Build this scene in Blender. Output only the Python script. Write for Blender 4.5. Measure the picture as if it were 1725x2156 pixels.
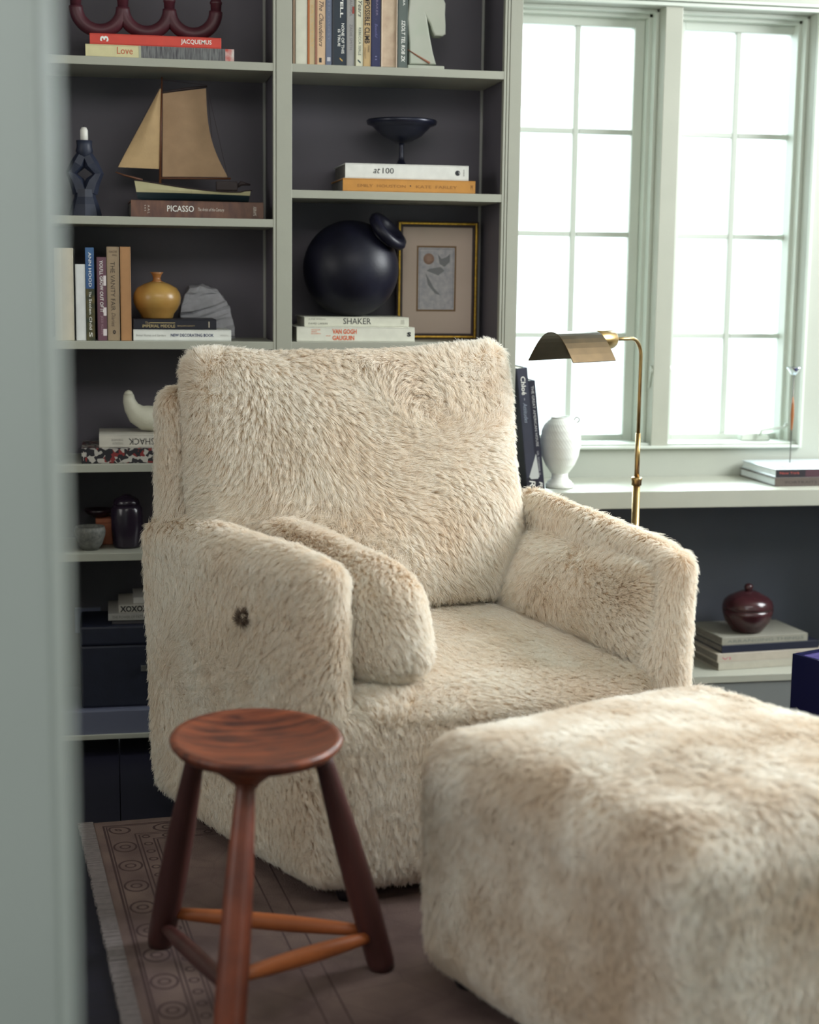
import bpy, bmesh, math, random
import numpy as np
from mathutils import Vector, Matrix
PI = math.pi
for o in list(bpy.data.objects): bpy.data.objects.remove(o)
S = bpy.context.scene
COL = S.collection
# ------------------------------------------------------------------ camera
CAM_F, CAM_P, CAM_Y, CAM_R = 3300.0, math.radians(8.57), math.radians(10.9), math.radians(0.7)
CAM_C = Vector((0, -3.9, 1.21))
_f = Vector((math.sin(CAM_Y)*math.cos(CAM_P), math.cos(CAM_Y)*math.cos(CAM_P), -math.sin(CAM_P)))
_r0 = Vector((math.cos(CAM_Y), -math.sin(CAM_Y), 0)); _u0 = _r0.cross(_f)
_r = _r0*math.cos(CAM_R) + _u0*math.sin(CAM_R); _u = _u0*math.cos(CAM_R) - _r0*math.sin(CAM_R)
cd = bpy.data.cameras.new('camera'); cam = bpy.data.objects.new('camera', cd); COL.objects.link(cam)
cam.matrix_world = Matrix(((_r.x, _u.x, -_f.x, CAM_C.x), (_r.y, _u.y, -_f.y, CAM_C.y), (_r.z, _u.z, -_f.z, CAM_C.z), (0, 0, 0, 1)))
cd.sensor_fit = 'VERTICAL'; cd.sensor_height = 36; cd.sensor_width = 36*1725/2156
cd.lens = CAM_F/2156*36; cd.clip_start = 0.05; cd.clip_end = 100
cd.dof.use_dof = True; cd.dof.focus_distance = 3.5; cd.dof.aperture_fstop = 2.3
S.camera = cam
# ------------------------------------------------------------------ world, lights, exposure
S.view_settings.view_transform = 'Standard'; S.view_settings.look = 'None'
S.view_settings.gamma = 1; S.view_settings.use_curve_mapping = False
S.view_settings.exposure = 0.2
W = bpy.data.worlds.new('overcast'); S.world = W; W.use_nodes = True
_bg = W.node_tree.nodes['Background']; _bg.inputs[0].default_value = (0.93, 0.98, 1.0, 1); _bg.inputs[1].default_value = 3.0
def area(name, loc, target, sx, sy, power, color):
    l = bpy.data.lights.new(name, 'AREA'); l.shape = 'RECTANGLE'; l.size = sx; l.size_y = sy; l.energy = power; l.color = color
    o = bpy.data.objects.new(name, l); COL.objects.link(o); o.location = loc
    o.rotation_euler = (Vector(target) - Vector(loc)).to_track_quat('-Z', 'Y').to_euler(); return o
sun = bpy.data.lights.new('overcast_sun', 'SUN'); sun.energy = 24.0; sun.angle = math.radians(70); sun.color = (0.86, 0.95, 1.0)
so = bpy.data.objects.new('overcast_sun', sun); COL.objects.link(so); so.rotation_euler = Vector((-0.25, -1.0, -0.80)).to_track_quat('-Z', 'Y').to_euler()
area('right_added_light', (3.3, -0.8, 1.9), (0.6, -0.8, 0.6), 1.5, 1.3, 128, (0.94, 0.98, 1.0))  # added soft key standing in for assumed windows, none built here
area('left_added_light', (-2.05, -1.7, 1.6), (0.4, -0.8, 0.7), 1.2, 1.3, 15, (1.0, 0.96, 0.93))  # added fill from the left, its window is assumed and not modelled
area('room_fill_light', (0.7, -2.6, 2.45), (0.7, -0.4, 0.9), 2.2, 0.8, 20, (1.0, 0.96, 0.92))
area('hall_light', (-0.7, -4.6, 2.0), (-0.1, -3.0, 1.2), 0.9, 0.9, 20, (0.97, 0.99, 1.0))
S.cycles.diffuse_bounces = 6; S.cycles.max_bounces = 12
# ------------------------------------------------------------------ helpers
def ray(px, py): return _f + _r*((px - 862.5)/CAM_F) - _u*((py - 1078)/CAM_F)
def at(px, py, Y):
    d = ray(px, py); return CAM_C + d*((Y - CAM_C.y)/d.y)
def atz(px, py, Z):
    d = ray(px, py); return CAM_C + d*((Z - CAM_C.z)/d.z)
def lin(c):
    return tuple((v/255/12.92 if v/255 <= 0.04045 else ((v/255+0.055)/1.055)**2.4) for v in c) + (1,)
_M = {}
def mat(name, rgb, rough=0.6, metal=0.0, var=0.0, vs=30.0, bump=0.0, bs=200.0, rgb2=None, stretch=None, spec=0.5):
    if name in _M: return _M[name]
    m = bpy.data.materials.new(name); m.use_nodes = True; nt = m.node_tree; b = nt.nodes['Principled BSDF']
    b.inputs['Roughness'].default_value = rough; b.inputs['Metallic'].default_value = metal
    b.inputs['Specular IOR Level'].default_value = spec
    c = lin(rgb); b.inputs['Base Color'].default_value = c
    if var or rgb2 or bump:
        tc = nt.nodes.new('ShaderNodeTexCoord'); mp = nt.nodes.new('ShaderNodeMapping'); nt.links.new(tc.outputs['Object'], mp.inputs[0])
        if stretch: mp.inputs['Scale'].default_value = stretch
    if var or rgb2:
        n = nt.nodes.new('ShaderNodeTexNoise'); n.inputs['Scale'].default_value = vs; n.inputs['Detail'].default_value = 5
        nt.links.new(mp.outputs[0], n.inputs['Vector'])
        r = nt.nodes.new('ShaderNodeValToRGB'); r.color_ramp.elements[0].position = 0.33; r.color_ramp.elements[1].position = 0.67
        c2 = lin(rgb2) if rgb2 else tuple(x*(1+var) for x in c[:3])+(1,)
        r.color_ramp.elements[0].color = c if rgb2 else tuple(x*(1-var) for x in c[:3])+(1,); r.color_ramp.elements[1].color = c2
        nt.links.new(n.outputs[0], r.inputs[0]); nt.links.new(r.outputs[0], b.inputs['Base Color'])
    if bump:
        n2 = nt.nodes.new('ShaderNodeTexNoise'); n2.inputs['Scale'].default_value = bs; n2.inputs['Detail'].default_value = 4
        nt.links.new(mp.outputs[0], n2.inputs['Vector'])
        bp = nt.nodes.new('ShaderNodeBump'); bp.inputs['Strength'].default_value = bump; bp.inputs['Distance'].default_value = 0.002
        nt.links.new(n2.outputs[0], bp.inputs['Height']); nt.links.new(bp.outputs[0], b.inputs['Normal'])
    _M[name] = m; return m
def tag(o, label=None, cat=None, group=None, kind=None):
    if label: o['label'] = label
    if cat: o['category'] = cat
    if group: o['group'] = group
    if kind: o['kind'] = kind
    return o
def empty(name, loc=(0, 0, 0), label=None, cat=None, group=None):
    o = bpy.data.objects.new(name, None); COL.objects.link(o); o.location = loc; o.empty_display_size = 0.05
    return tag(o, label, cat, group)
def link(name, me, m, parent=None, smooth=False, label=None):
    o = bpy.data.objects.new(name, me); COL.objects.link(o)
    if m is not None: me.materials.append(m)
    if smooth:
        me.polygons.foreach_set('use_smooth', [True]*len(me.polygons))
    if parent is not None:
        o.parent = parent
        p = parent; off = Vector((0, 0, 0))
        while p is not None: off += p.location; p = p.parent
        me.transform(Matrix.Translation(-off))      # meshes are written in world space
    if label: o['label'] = label
    return o
def obj(name, bm, m, parent=None, smooth=False, label=None, M=None):
    if M is not None: bm.transform(M)
    bmesh.ops.recalc_face_normals(bm, faces=bm.faces)
    me = bpy.data.meshes.new(name); bm.to_mesh(me); bm.free()
    return link(name, me, m, parent, smooth, label)
def add_box(bm, a, b, bev=0.0, seg=2):
    lo = [min(a[i], b[i]) for i in range(3)]; hi = [max(a[i], b[i]) for i in range(3)]
    v = [bm.verts.new((x, y, z)) for z in (lo[2], hi[2]) for y in (lo[1], hi[1]) for x in (lo[0], hi[0])]
    fs = [bm.faces.new([v[i] for i in q]) for q in ((0, 2, 3, 1), (4, 5, 7, 6), (0, 1, 5, 4), (2, 6, 7, 3), (0, 4, 6, 2), (1, 3, 7, 5))]
    if bev > 0:
        es = list({e for f in fs for e in f.edges})
        bmesh.ops.bevel(bm, geom=es, offset=bev, segments=seg, affect='EDGES', profile=0.6)
def box(name, a, b, m, parent=None, bev=0.0, label=None, M=None):
    bm = bmesh.new(); add_box(bm, a, b, bev); return obj(name, bm, m, parent, label=label, M=M)
def add_lathe(bm, prof, seg=40, c=(0, 0, 0), M=None, fn=None):
    rings = []
    for i, (r, z) in enumerate(prof):
        ring = []
        for k in range(seg):
            a = 2*PI*k/seg; rr = r*(fn(a, z) if fn else 1)
            p = Vector((rr*math.cos(a), rr*math.sin(a), z))
            if M is not None: p = M @ p
            ring.append(bm.verts.new(p + Vector(c)))
        rings.append(ring)
    for a, b in zip(rings, rings[1:]):
        for k in range(seg): bm.faces.new((a[k], a[(k+1) % seg], b[(k+1) % seg], b[k]))
    for ring in (rings[0], rings[-1]):
        try: bm.faces.new(ring)
        except Exception: pass
def lathe(name, prof, c, m, parent=None, seg=40, M=None, fn=None, label=None):
    bm = bmesh.new(); add_lathe(bm, prof, seg, c, M, fn); return obj(name, bm, m, parent, smooth=True, label=label)
def add_tube(bm, pts, rad, seg=12, flat=1.0):
    pts = [Vector(p) for p in pts]; n = len(pts)
    rad = rad if hasattr(rad, '__len__') else [rad]*n
    up = None; rings = []
    for i, p in enumerate(pts):
        t = (pts[min(i+1, n-1)] - pts[max(i-1, 0)]).normalized()
        if up is None:
            up = Vector((0, 0, 1)) if abs(t.z) < 0.9 else Vector((0, 1, 0))
        s = t.cross(up).normalized(); up = s.cross(t).normalized()
        rings.append([bm.verts.new(p + (s*math.cos(a)*flat + up*math.sin(a))*rad[i]) for a in [2*PI*k/seg for k in range(seg)]])
    for a, b in zip(rings, rings[1:]):
        for k in range(seg): bm.faces.new((a[k], a[(k+1) % seg], b[(k+1) % seg], b[k]))
    bm.faces.new(rings[0]); bm.faces.new(rings[-1][::-1])
def tube(name, pts, rad, m, parent=None, seg=12, flat=1.0, label=None):
    bm = bmesh.new(); add_tube(bm, pts, rad, seg, flat); return obj(name, bm, m, parent, smooth=True, label=label)
def prism(name, poly, thick, M, m, parent=None, bev=0.0, smooth=False, label=None):
    """poly in local XZ, extruded along +Y by thick, mapped by M"""
    bm = bmesh.new(); v = [bm.verts.new((x, 0, z)) for x, z in poly]; f = bm.faces.new(v)
    r = bmesh.ops.extrude_face_region(bm, geom=[f]); vs = [g for g in r['geom'] if isinstance(g, bmesh.types.BMVert)]
    bmesh.ops.translate(bm, vec=(0, thick, 0), verts=vs)
    if bev:
        es = [e for e in bm.edges if abs(e.verts[0].co.y - e.verts[1].co.y) < 1e-6]
        bmesh.ops.bevel(bm, geom=es, offset=bev, segments=3, affect='EDGES', profile=0.5)
    return obj(name, bm, m, parent, smooth=smooth, label=label, M=M)
def text(s, rect, M, m, parent, shear=0.0, bold=0.0, rot=0, name='title', flip=False):
    """flat print, fitted into rect=(x0,x1,z0,z1) of the spine plane (y=0), proud by 0.3 mm"""
    cu = bpy.data.curves.new('t', 'FONT'); cu.body = s; cu.size = 1; cu.extrude = 0.0; cu.shear = shear; cu.offset = bold; cu.resolution_u = 2
    to = bpy.data.objects.new('t', cu); COL.objects.link(to)
    dg = bpy.context.evaluated_depsgraph_get(); me = bpy.data.meshes.new_from_object(to.evaluated_get(dg))
    bpy.data.objects.remove(to); bpy.data.curves.remove(cu)
    n = len(me.vertices); co = np.empty(n*3, 'f'); me.vertices.foreach_get('co', co); co = co.reshape(-1, 3)
    lo, hi = co.min(0), co.max(0); sz = np.maximum(hi-lo, 1e-5); q = (co-lo)/sz
    if rot == 1: q = np.stack([q[:, 1], 1-q[:, 0]], 1)     # reads downwards when the book lies flat
    if rot == 2: q = np.stack([1-q[:, 1], q[:, 0]], 1)
    if flip: q = 1 - q[:, :2]
    x0, x1, z0, z1 = rect
    co = np.stack([x0+q[:, 0]*(x1-x0), np.full(n, -0.0004), z0+q[:, 1]*(z1-z0)], 1).astype('f')
    me.vertices.foreach_set('co', co.ravel()); me.transform(M); me.name = name
    me.materials.clear()
    return link(name, me, m, parent)
# ------------------------------------------------------------------ materials
PAINT = mat('sage_grey_paint', (164, 165, 152), 0.45, var=0.03, vs=8, bump=0.05)
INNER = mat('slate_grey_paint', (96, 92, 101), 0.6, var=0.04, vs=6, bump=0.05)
WALLP = mat('wall_paint', (166, 169, 158), 0.6, var=0.03, vs=5, bump=0.08)
SASH = mat('window_paint', (196, 202, 192), 0.4, var=0.02, vs=8)
BLUEW = mat('jamb_paint', (180, 189, 181), 0.5, var=0.03, vs=4)
WHITE = mat('white_print', (238, 238, 232), 0.5)
BLACKT = mat('black_print', (25, 26, 34), 0.5)
PAGES = mat('page_edges', (222, 216, 200), 0.8, var=0.08, vs=60, stretch=(1, 1, 40))
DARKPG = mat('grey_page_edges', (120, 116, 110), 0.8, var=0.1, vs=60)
BRASS = mat('aged_brass', (166, 138, 92), 0.30, 1.0, var=0.15, vs=40)
GOLD = mat('gilt_wood', (190, 150, 60), 0.32, 0.8, var=0.25, vs=120)
NAVYB = mat('blue_black_clay', (18, 18, 32), 0.42, var=0.25, vs=14, bump=0.12, spec=0.3)
def bookm(rgb, rough=0.5): return mat('book_cloth_%d_%d_%d' % rgb, rgb, rough, var=0.05, vs=40, bump=0.06, bs=600)
def ink(rgb): return mat('ink_%d_%d_%d' % rgb, rgb, 0.6)
# ------------------------------------------------------------------ room shell
FL = mat('dark_floor_boards', (25, 24, 38), 0.45, var=0.2, vs=12, stretch=(1, 12, 1), bump=0.1)
floor_ = empty('floor'); tag(floor_, 'dark stained wooden floor under the rug', kind='structure')
rnd = random.Random(4)
for i in range(44):
    x0 = -2.2 + i*0.13
    box('floor_board', (x0+0.001, -5.2, -0.03), (x0+0.129, 0.30, -0.0008*rnd.random()), FL, floor_, bev=0.0015)
tag(box('floor', (-2.2, -5.2, -0.06), (3.6, 0.6, -0.031), FL), kind='structure')
tag(box('ceiling', (-2.2, -5.2, 2.6), (3.6, 0.6, 2.7), WALLP), kind='structure')
WY = 0.30
# window wall with an opening
wz0, wz1, wx0, wx1 = at(1300, 938, WY).z, at(1416, 14, WY).z, 1.005, at(1700, 480, WY).x
bm = bmesh.new()
add_box(bm, (-2.2, WY, 0), (wx0, WY+0.16, 2.6)); add_box(bm, (wx1, WY, 0), (3.6, WY+0.16, 2.6))
add_box(bm, (wx0, WY, 0), (wx1, WY+0.16, wz0)); add_box(bm, (wx0, WY, wz1), (wx1, WY+0.16, 2.6))
tag(obj('wall_back', bm, WALLP), kind='structure')
tag(box('wall_right', (3.5, -5.2, 0), (3.6, 0.3, 2.6), WALLP), kind='structure')
tag(box('wall_left', (-2.3, -5.2, 0), (-2.2, 0.46, 2.6), WALLP), kind='structure')
tag(box('wall_front', (-2.3, -5.3, 0), (3.6, -5.2, 2.6), WALLP), kind='structure')
# doorway the picture is taken through: jamb with casing on its left
jx = at(138, 1000, -2.9).x
d1 = empty('door_1', (jx-0.06, -2.9, 0)); tag(d1, 'pale painted door jamb, out of focus along the left edge of the photo', kind='structure')
bm = bmesh.new(); add_box(bm, (jx-0.02, -2.99, 0), (jx, -2.87, 2.1), 0.004); obj('jamb', bm, BLUEW, d1)
bm = bmesh.new(); add_box(bm, (jx-0.10, -3.005, 0), (jx-0.004, -2.99, 2.14), 0.003); obj('casing', bm, BLUEW, d1)
rx = 0.86
bm = bmesh.new(); add_box(bm, (rx, -2.99, 0), (rx+0.02, -2.87, 2.1), 0.004); obj('jamb', bm, BLUEW, d1)
bm = bmesh.new(); add_box(bm, (jx, -2.99, 2.1), (rx, -2.87, 2.12), 0.004); obj('head_jamb', bm, BLUEW, d1)
bm = bmesh.new()
add_box(bm, (-2.2, -2.985, 0), (jx-0.021, -2.875, 2.6)); add_box(bm, (rx+0.021, -2.985, 0), (3.5, -2.875, 2.6)); add_box(bm, (jx-0.021, -2.985, 2.121), (rx+0.021, -2.875, 2.6))
tag(obj('wall_partition', bm, BLUEW), kind='structure')
# ------------------------------------------------------------------ windows
GY = 0.405                                   # plane of the sashes
mx0, mx1 = at(1386, 480, WY).x, at(1422, 480, WY).x
glass = bpy.data.materials.new('window_glass'); glass.use_nodes = True; nt = glass.node_tree; nt.nodes.clear()
o_ = nt.nodes.new('ShaderNodeOutputMaterial'); mx = nt.nodes.new('ShaderNodeMixShader'); tr = nt.nodes.new('ShaderNodeBsdfTransparent'); gl = nt.nodes.new('ShaderNodeBsdfGlossy')
gl.inputs['Roughness'].default_value = 0.02; lw = nt.nodes.new('ShaderNodeFresnel'); lw.inputs[0].default_value = 1.45
tr.inputs[0].default_value = (0.93, 0.98, 0.97, 1)
nt.links.new(lw.outputs[0], mx.inputs[0]); nt.links.new(tr.outputs[0], mx.inputs[1]); nt.links.new(gl.outputs[0], mx.inputs[2]); nt.links.new(mx.outputs[0], o_.inputs[0])
pw = at(1325, 480, GY).x - at(1215, 480, GY).x; bw = at(1215, 480, GY).x - at(1202, 480, GY).x
ztop, zbot = at(1280, 56, GY).z, at(1280, 914, GY).z
def window(n, xg, ox0, ox1, label):
    """xg: left edge of the right-hand pane column; ox0..ox1 opening between jamb faces"""
    w = empty('window_%d' % n, ((ox0+ox1)/2, WY, wz0)); tag(w, label, kind='structure')
    c0 = (xg-bw-pw, xg-bw); c1 = (xg, xg+pw)
    zs = np.linspace(zbot, ztop, 5); hb = 0.0075
    sx0, sx1 = c0[0]-0.030, c1[1]+0.028
    bm = bmesh.new()
    add_box(bm, (sx0, GY, zbot-0.026), (c0[0], GY+0.035, ztop+0.03), 0.002); add_box(bm, (c1[1], GY, zbot-0.026), (sx1, GY+0.035, ztop+0.03), 0.002)
    add_box(bm, (c0[0], GY, zbot-0.026), (c1[1], GY+0.035, zbot), 0.002); add_box(bm, (c0[0], GY, ztop), (c1[1], GY+0.035, ztop+0.03), 0.002)
    sash = obj('sash', bm, SASH, w)
    box('muntin', (c0[1]+0.001, GY+0.004, zbot), (c1[0]-0.001, GY+0.03, ztop), SASH, w, 0.003)
    for z in zs[1:-1]:
        for c in (c0, c1): box('muntin', (c[0], GY+0.006, z-hb), (c[1], GY+0.028, z+hb), SASH, w, 0.003)
    for k in range(4):
        for c in (c0, c1):
            box('pane', (c[0]+0.0005, GY+0.016, zs[k]+(hb if k else 0)), (c[1]-0.0005, GY+0.019, zs[k+1]-(hb if k < 3 else 0)), glass, w)
    # stepped jamb, head and sill
    bm = bmesh.new()
    for s, (yy, t) in enumerate(((WY+0.045, 0.010), (WY+0.075, 0.020))):
        add_box(bm, (ox1-t, yy, wz0), (ox1, GY+0.05, wz1), 0.002); add_box(bm, (ox0, yy, wz0), (ox0+t*0.6, GY+0.05, wz1), 0.002)
        add_box(bm, (ox0, yy, wz1-t*1.0), (ox1, GY+0.05, wz1), 0.002)
    if sx1 < ox1-0.02: add_box(bm, (sx1+0.001, GY+0.004, wz0), (ox1-0.02, GY+0.05, wz1-0.02), 0.001)
    if sx0 > ox0+0.012: add_box(bm, (ox0+0.012, GY+0.004, wz0), (sx0-0.001, GY+0.05, wz1-0.02), 0.001)
    add_box(bm, (ox0+0.012, GY+0.004, ztop+0.031), (ox1-0.02, GY+0.05, wz1-0.02), 0.001)
    obj('frame', bm, SASH, w)
    box('sill', (ox0+0.001, WY+0.002, wz0), (ox1-0.001, GY+0.05, max(wz0+0.005, zbot-0.0275)), SASH, w, 0.002)
    return w, c0, c1
xgL = at(1215, 480, GY).x; xgR = at(1548, 480, GY).x
w1, _, _ = window(1, xgL, wx0, mx0, 'left multi-pane casement behind the brass lamp')
w2, rc0, rc1 = window(2, xgR, mx1, wx1, 'right multi-pane casement with a crank handle')
tag(box('trim_1', (mx0, WY-0.004, wz0-0.002), (mx1, GY+0.05, wz1), PAINT, bev=0.002), 'flat mullion between the two casements', kind='structure')
bm = bmesh.new()
add_box(bm, (wx0, WY-0.014, wz1), (wx1+0.012, WY, wz1+0.010), 0.002); add_box(bm, (wx0, WY-0.022, wz1+0.012), (wx1+0.02, WY, wz1+0.020), 0.002)
add_box(bm, (wx1, WY-0.014, wz0-0.010), (wx1+0.010, WY, wz1), 0.002)
add_box(bm, (wx0, WY-0.014, wz0-0.009), (wx1, WY, wz0-0.001), 0.002)
tag(obj('trim_2', bm, SASH), 'thin moulding around the window opening', kind='structure')
# crank handle on the sill of the right casement
ch = empty('crank_handle', at(1600, 930, WY+0.06)); ch.parent = w2; ch.location = Vector(at(1600, 930, WY+0.06)) - w2.location
cy = WY+0.05
a, b = at(1552, 928, cy), at(1636, 905, cy)
prism('operator_cover', [(0, 0), (0.09, 0), (0.084, 0.016), (0.06, 0.022), (0.02, 0.022), (0.004, 0.018)], 0.03, Matrix.Translation((a.x+0.012, cy, a.z)), SASH, w2, 0.003)
tube('crank_arm', [at(1601, 917, cy-0.01), at(1604, 907, cy-0.012), at(1620, 903, cy-0.014), at(1652, 900, cy-0.012), at(1657, 893, cy-0.012)], [0.006, 0.006, 0.005, 0.004, 0.006], SASH, w2)
bpy.data.objects.remove(ch)
for (px, py) in ((1371, 779), (1410, 779)):
    pp = at(px, py, WY+0.01)
    tube('latch', [pp + Vector((0, 0.01, -0.05)), pp + Vector((0, 0.0, -0.012)), pp + Vector((0, -0.006, 0)), pp + Vector((0, 0, 0.012))], [0.003, 0.003, 0.006, 0.003], SASH, w1 if px < 1390 else w2)
# neighbour's roof seen through the upper left pane
hs = empty('house', (4.2, 9, 1.0), 'pale overexposed house gable seen through the upper panes of the left casement', 'building')
HW = mat('pale_siding', (214, 216, 219), 0.8)
def flatprism(name, pts, y0, y1, m, parent):
    bm = bmesh.new(); v = [bm.verts.new((p.x, y0, p.z)) for p in pts]; f = bm.faces.new(v)
    r = bmesh.ops.extrude_face_region(bm, geom=[f]); bmesh.ops.translate(bm, vec=(0, y1-y0, 0), verts=[g for g in r['geom'] if isinstance(g, bmesh.types.BMVert)])
    return obj(name, bm, m, parent)
A_, B_, C_ = at(1228, 215, 9), at(1345, 75, 9), at(1345, 262, 9)
flatprism('wall', [Vector((A_.x+0.1, 0, -0.5)), A_, B_, Vector((B_.x+2.0, 0, B_.z-2.6)), Vector((B_.x+2.0, 0, -0.5))], 9.0, 12, HW, hs)
bm = bmesh.new(); add_tube(bm, [A_ + Vector((-0.12, -0.05, -0.14)), B_ + Vector((0, -0.05, 0.02))], 0.022, 6)
obj('roof_edge', bm, mat('roof_edge', (188, 192, 194), 0.8), hs)
# ------------------------------------------------------------------ built-in bookcase
SZ = [0.118, 0.52, 0.742, 1.044, 1.343, 1.715]
LX0, LX1, RX0, RX1, BD = -0.16, 0.402, 0.448, 0.977, 0.25
bc = empty('bookcase', (0.43, 0, 0), 'built-in grey painted bookcase with two bays of open shelves', 'bookcase')
def stile(x0, x1, beads):
    bm = bmesh.new(); a, b = x0, x1
    for s in beads:
        if s < 0: add_box(bm, (a, 0, 0.05), (a+0.0055, 0.02, 2.55), 0.001); a += 0.0075
        else: add_box(bm, (b-0.0055, 0, 0.05), (b, 0.02, 2.55), 0.001); b -= 0.0075
    add_box(bm, (a, 0, 0.05), (b, 0.02, 2.55), 0.0012); add_box(bm, (x0+0.001, 0.004, 0.05), (x1-0.001, 0.02, 2.55))
    obj('stile', bm, PAINT, bc)
stile(LX1, RX0, (-1,)); stile(RX1, at(1094, 400, 0).x, (-1, -1)); stile(LX0-0.046, LX0, ())
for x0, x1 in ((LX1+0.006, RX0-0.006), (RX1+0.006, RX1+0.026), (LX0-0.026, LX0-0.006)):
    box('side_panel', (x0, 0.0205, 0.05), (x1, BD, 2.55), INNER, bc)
box('side_panel', (RX1+0.0265, 0.0205, 0.66), (at(1094, 400, 0).x-0.002, WY-0.002, 2.55), PAINT, bc, label='outer side panel facing the window')
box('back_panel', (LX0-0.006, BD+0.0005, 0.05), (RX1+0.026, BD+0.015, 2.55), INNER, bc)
box('top_rail', (LX0-0.046, 0, 2.5505), (RX1+0.045, BD, 2.598), PAINT, bc)
def shelf(x0, x1, z, t=0.0195, pr=bc, d=BD, m=PAINT): return box('shelf', (x0+0.0005, 0.0005, z-t), (x1-0.0005, d-0.001, z), m, pr, 0.0012)
for z in (SZ[1], SZ[2], SZ[3], SZ[4], SZ[5], 2.12): shelf(LX0-0.005, LX1+0.005, z)
for z in (SZ[1], SZ[2], SZ[3], 1.415, SZ[5], 2.12): shelf(RX0-0.005, RX1+0.005, z)
for x0, x1 in ((LX0, LX1), (RX0, RX1)):
    box('shelf', (x0+0.0005, 0.0205, 0.099), (x1-0.0005, BD-0.001, SZ[0]), mat('blue_grey_paint', (84, 88, 108), 0.5), bc, 0.001)
box('base_board', (LX0-0.046, 0.0005, 0.045), (RX1+0.045, 0.02, SZ[0]), mat('base_paint', (96, 100, 118), 0.5), bc, 0.003)
box('base_cap', (LX0-0.046, -0.006, 0.045), (RX1+0.045, 0.0, 0.058), PAINT, bc, 0.002)
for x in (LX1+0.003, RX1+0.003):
    box('corner_highlight', (x-0.004, BD-0.006, 0.12), (x+0.003, BD, 2.54), mat('highlight_paint', (165, 165, 160), 0.4), bc, 0.0015)  # pale strip stands in for the highlight along the back corner
# ------------------------------------------------------------------ window bench
BZ, BX1 = 0.656, 3.2
bt = empty('bench_top', (1.7, 0.15, BZ), 'deep grey painted window ledge top running under both casements', 'shelf')
bm = bmesh.new(); add_box(bm, (RX1+0.0465, 0, BZ-0.046), (BX1, WY-0.001, BZ), 0.0025); obj('ledge_board', bm, PAINT, bt)
bb = empty('low_bookcase', (1.7, 0.1, 0), 'low open grey bookcase built in beneath the window ledge', 'bookcase')
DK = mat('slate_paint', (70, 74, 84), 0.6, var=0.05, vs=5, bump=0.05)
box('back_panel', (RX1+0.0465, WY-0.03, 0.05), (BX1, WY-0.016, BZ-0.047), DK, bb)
box('shelf', (RX1+0.0465, 0.0005, 0.128), (BX1, WY-0.031, 0.148), PAINT, bb, 0.0015)
box('side_panel', (RX1+0.0465, 0.0005, 0.1485), (RX1+0.062, WY-0.031, BZ-0.047), PAINT, bb)
box('side_panel', (2.15, 0.0005, 0.1485), (2.19, WY-0.031, BZ-0.047), PAINT, bb)
box('plinth', (RX1+0.0465, 0.004, 0.0), (BX1, 0.022, 0.127), mat('plinth_paint', (118, 122, 120), 0.5), bb)
# ------------------------------------------------------------------ books
def book(name, label, M, base, L, T, D, cover, texts=(), patches=(), pages=None, group=None, spine_out=True, cat='book'):
    """canonical frame: spine in the XZ plane at y=0 (length X, thickness Z), depth +Y; M maps to the world"""
    b = empty(name, base, label, cat, group)
    c = min(0.0028, T*0.16); pg = pages or PAGES
    bm = bmesh.new()
    add_box(bm, (0, 0, 0), (L, D, c), 0.0006, 1); add_box(bm, (0, 0, T-c), (L, D, T), 0.0006, 1)
    if spine_out: add_box(bm, (0, 0, c*0.4), (L, c, T-c*0.4), 0.0006, 1)
    else: add_box(bm, (0, D-c, c*0.4), (L, D, T-c*0.4), 0.0006, 1)
    obj('cover', bm, cover, b, M=M)
    bm = bmesh.new()
    if spine_out: add_box(bm, (0.003, c+0.0002, c+0.0002), (L-0.003, D-0.004, T-c-0.0002))
    else: add_box(bm, (0.003, 0.003, c+0.0002), (L-0.003, D-c-0.0002, T-c-0.0002))
    obj('pages', bm, pg, b, M=M)
    for (x0, x1, z0, z1, m) in patches:
        bm = bmesh.new(); add_box(bm, (x0*L, -0.00025, z0*T), (x1*L, 0.0008, z1*T)); obj('jacket_panel', bm, m, b, M=M)
    for t in texts:
        s, x0, x1, z0, z1, m = t[:6]; kw = t[6] if len(t) > 6 else {}
        text(s, (x0*L, x1*L, z0*T, z1*T), M, m, b, **kw)
    return b
def lying(name, label, xl, xr, yt, yb, Yf, z0, D, cover, texts=(), patches=(), yaw=0.0, **k):
    a = at(xl, yb, Yf); L = at(xr, yb, Yf).x - a.x; T = at(xl, yt, Yf).z - a.z
    if yaw: L /= math.cos(yaw)
    M = Matrix.Translation((a.x, Yf, z0)) @ Matrix.Rotation(yaw, 4, 'Z')
    base = M @ Vector((L/2, D/2, 0))
    o = book(name, label, M, base, L, T, D, cover, texts, patches, **k); return z0+T+0.0003
RY = Matrix.Rotation(PI/2, 4, 'Y')
def upright(name, label, xl, xr, yt, yb, Yf, z0, D, cover, texts=(), patches=(), lean=0.0, hh=None, **k):
    a = at(xl, yb, Yf); T = at(xr, yb, Yf).x - a.x - 0.0006; L = hh or (at(xl, yt, Yf).z - a.z)
    M = Matrix.Translation((a.x+0.0003, Yf, z0)) @ Matrix.Rotation(lean, 4, 'Y') @ Matrix.Translation((0, 0, L)) @ RY
    return book(name, label, M, (a.x+T/2, Yf+D/2, z0), L, T, D, cover, texts, patches, **k)
red, cream = ink((200, 60, 45)), ink((222, 212, 170))
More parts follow.
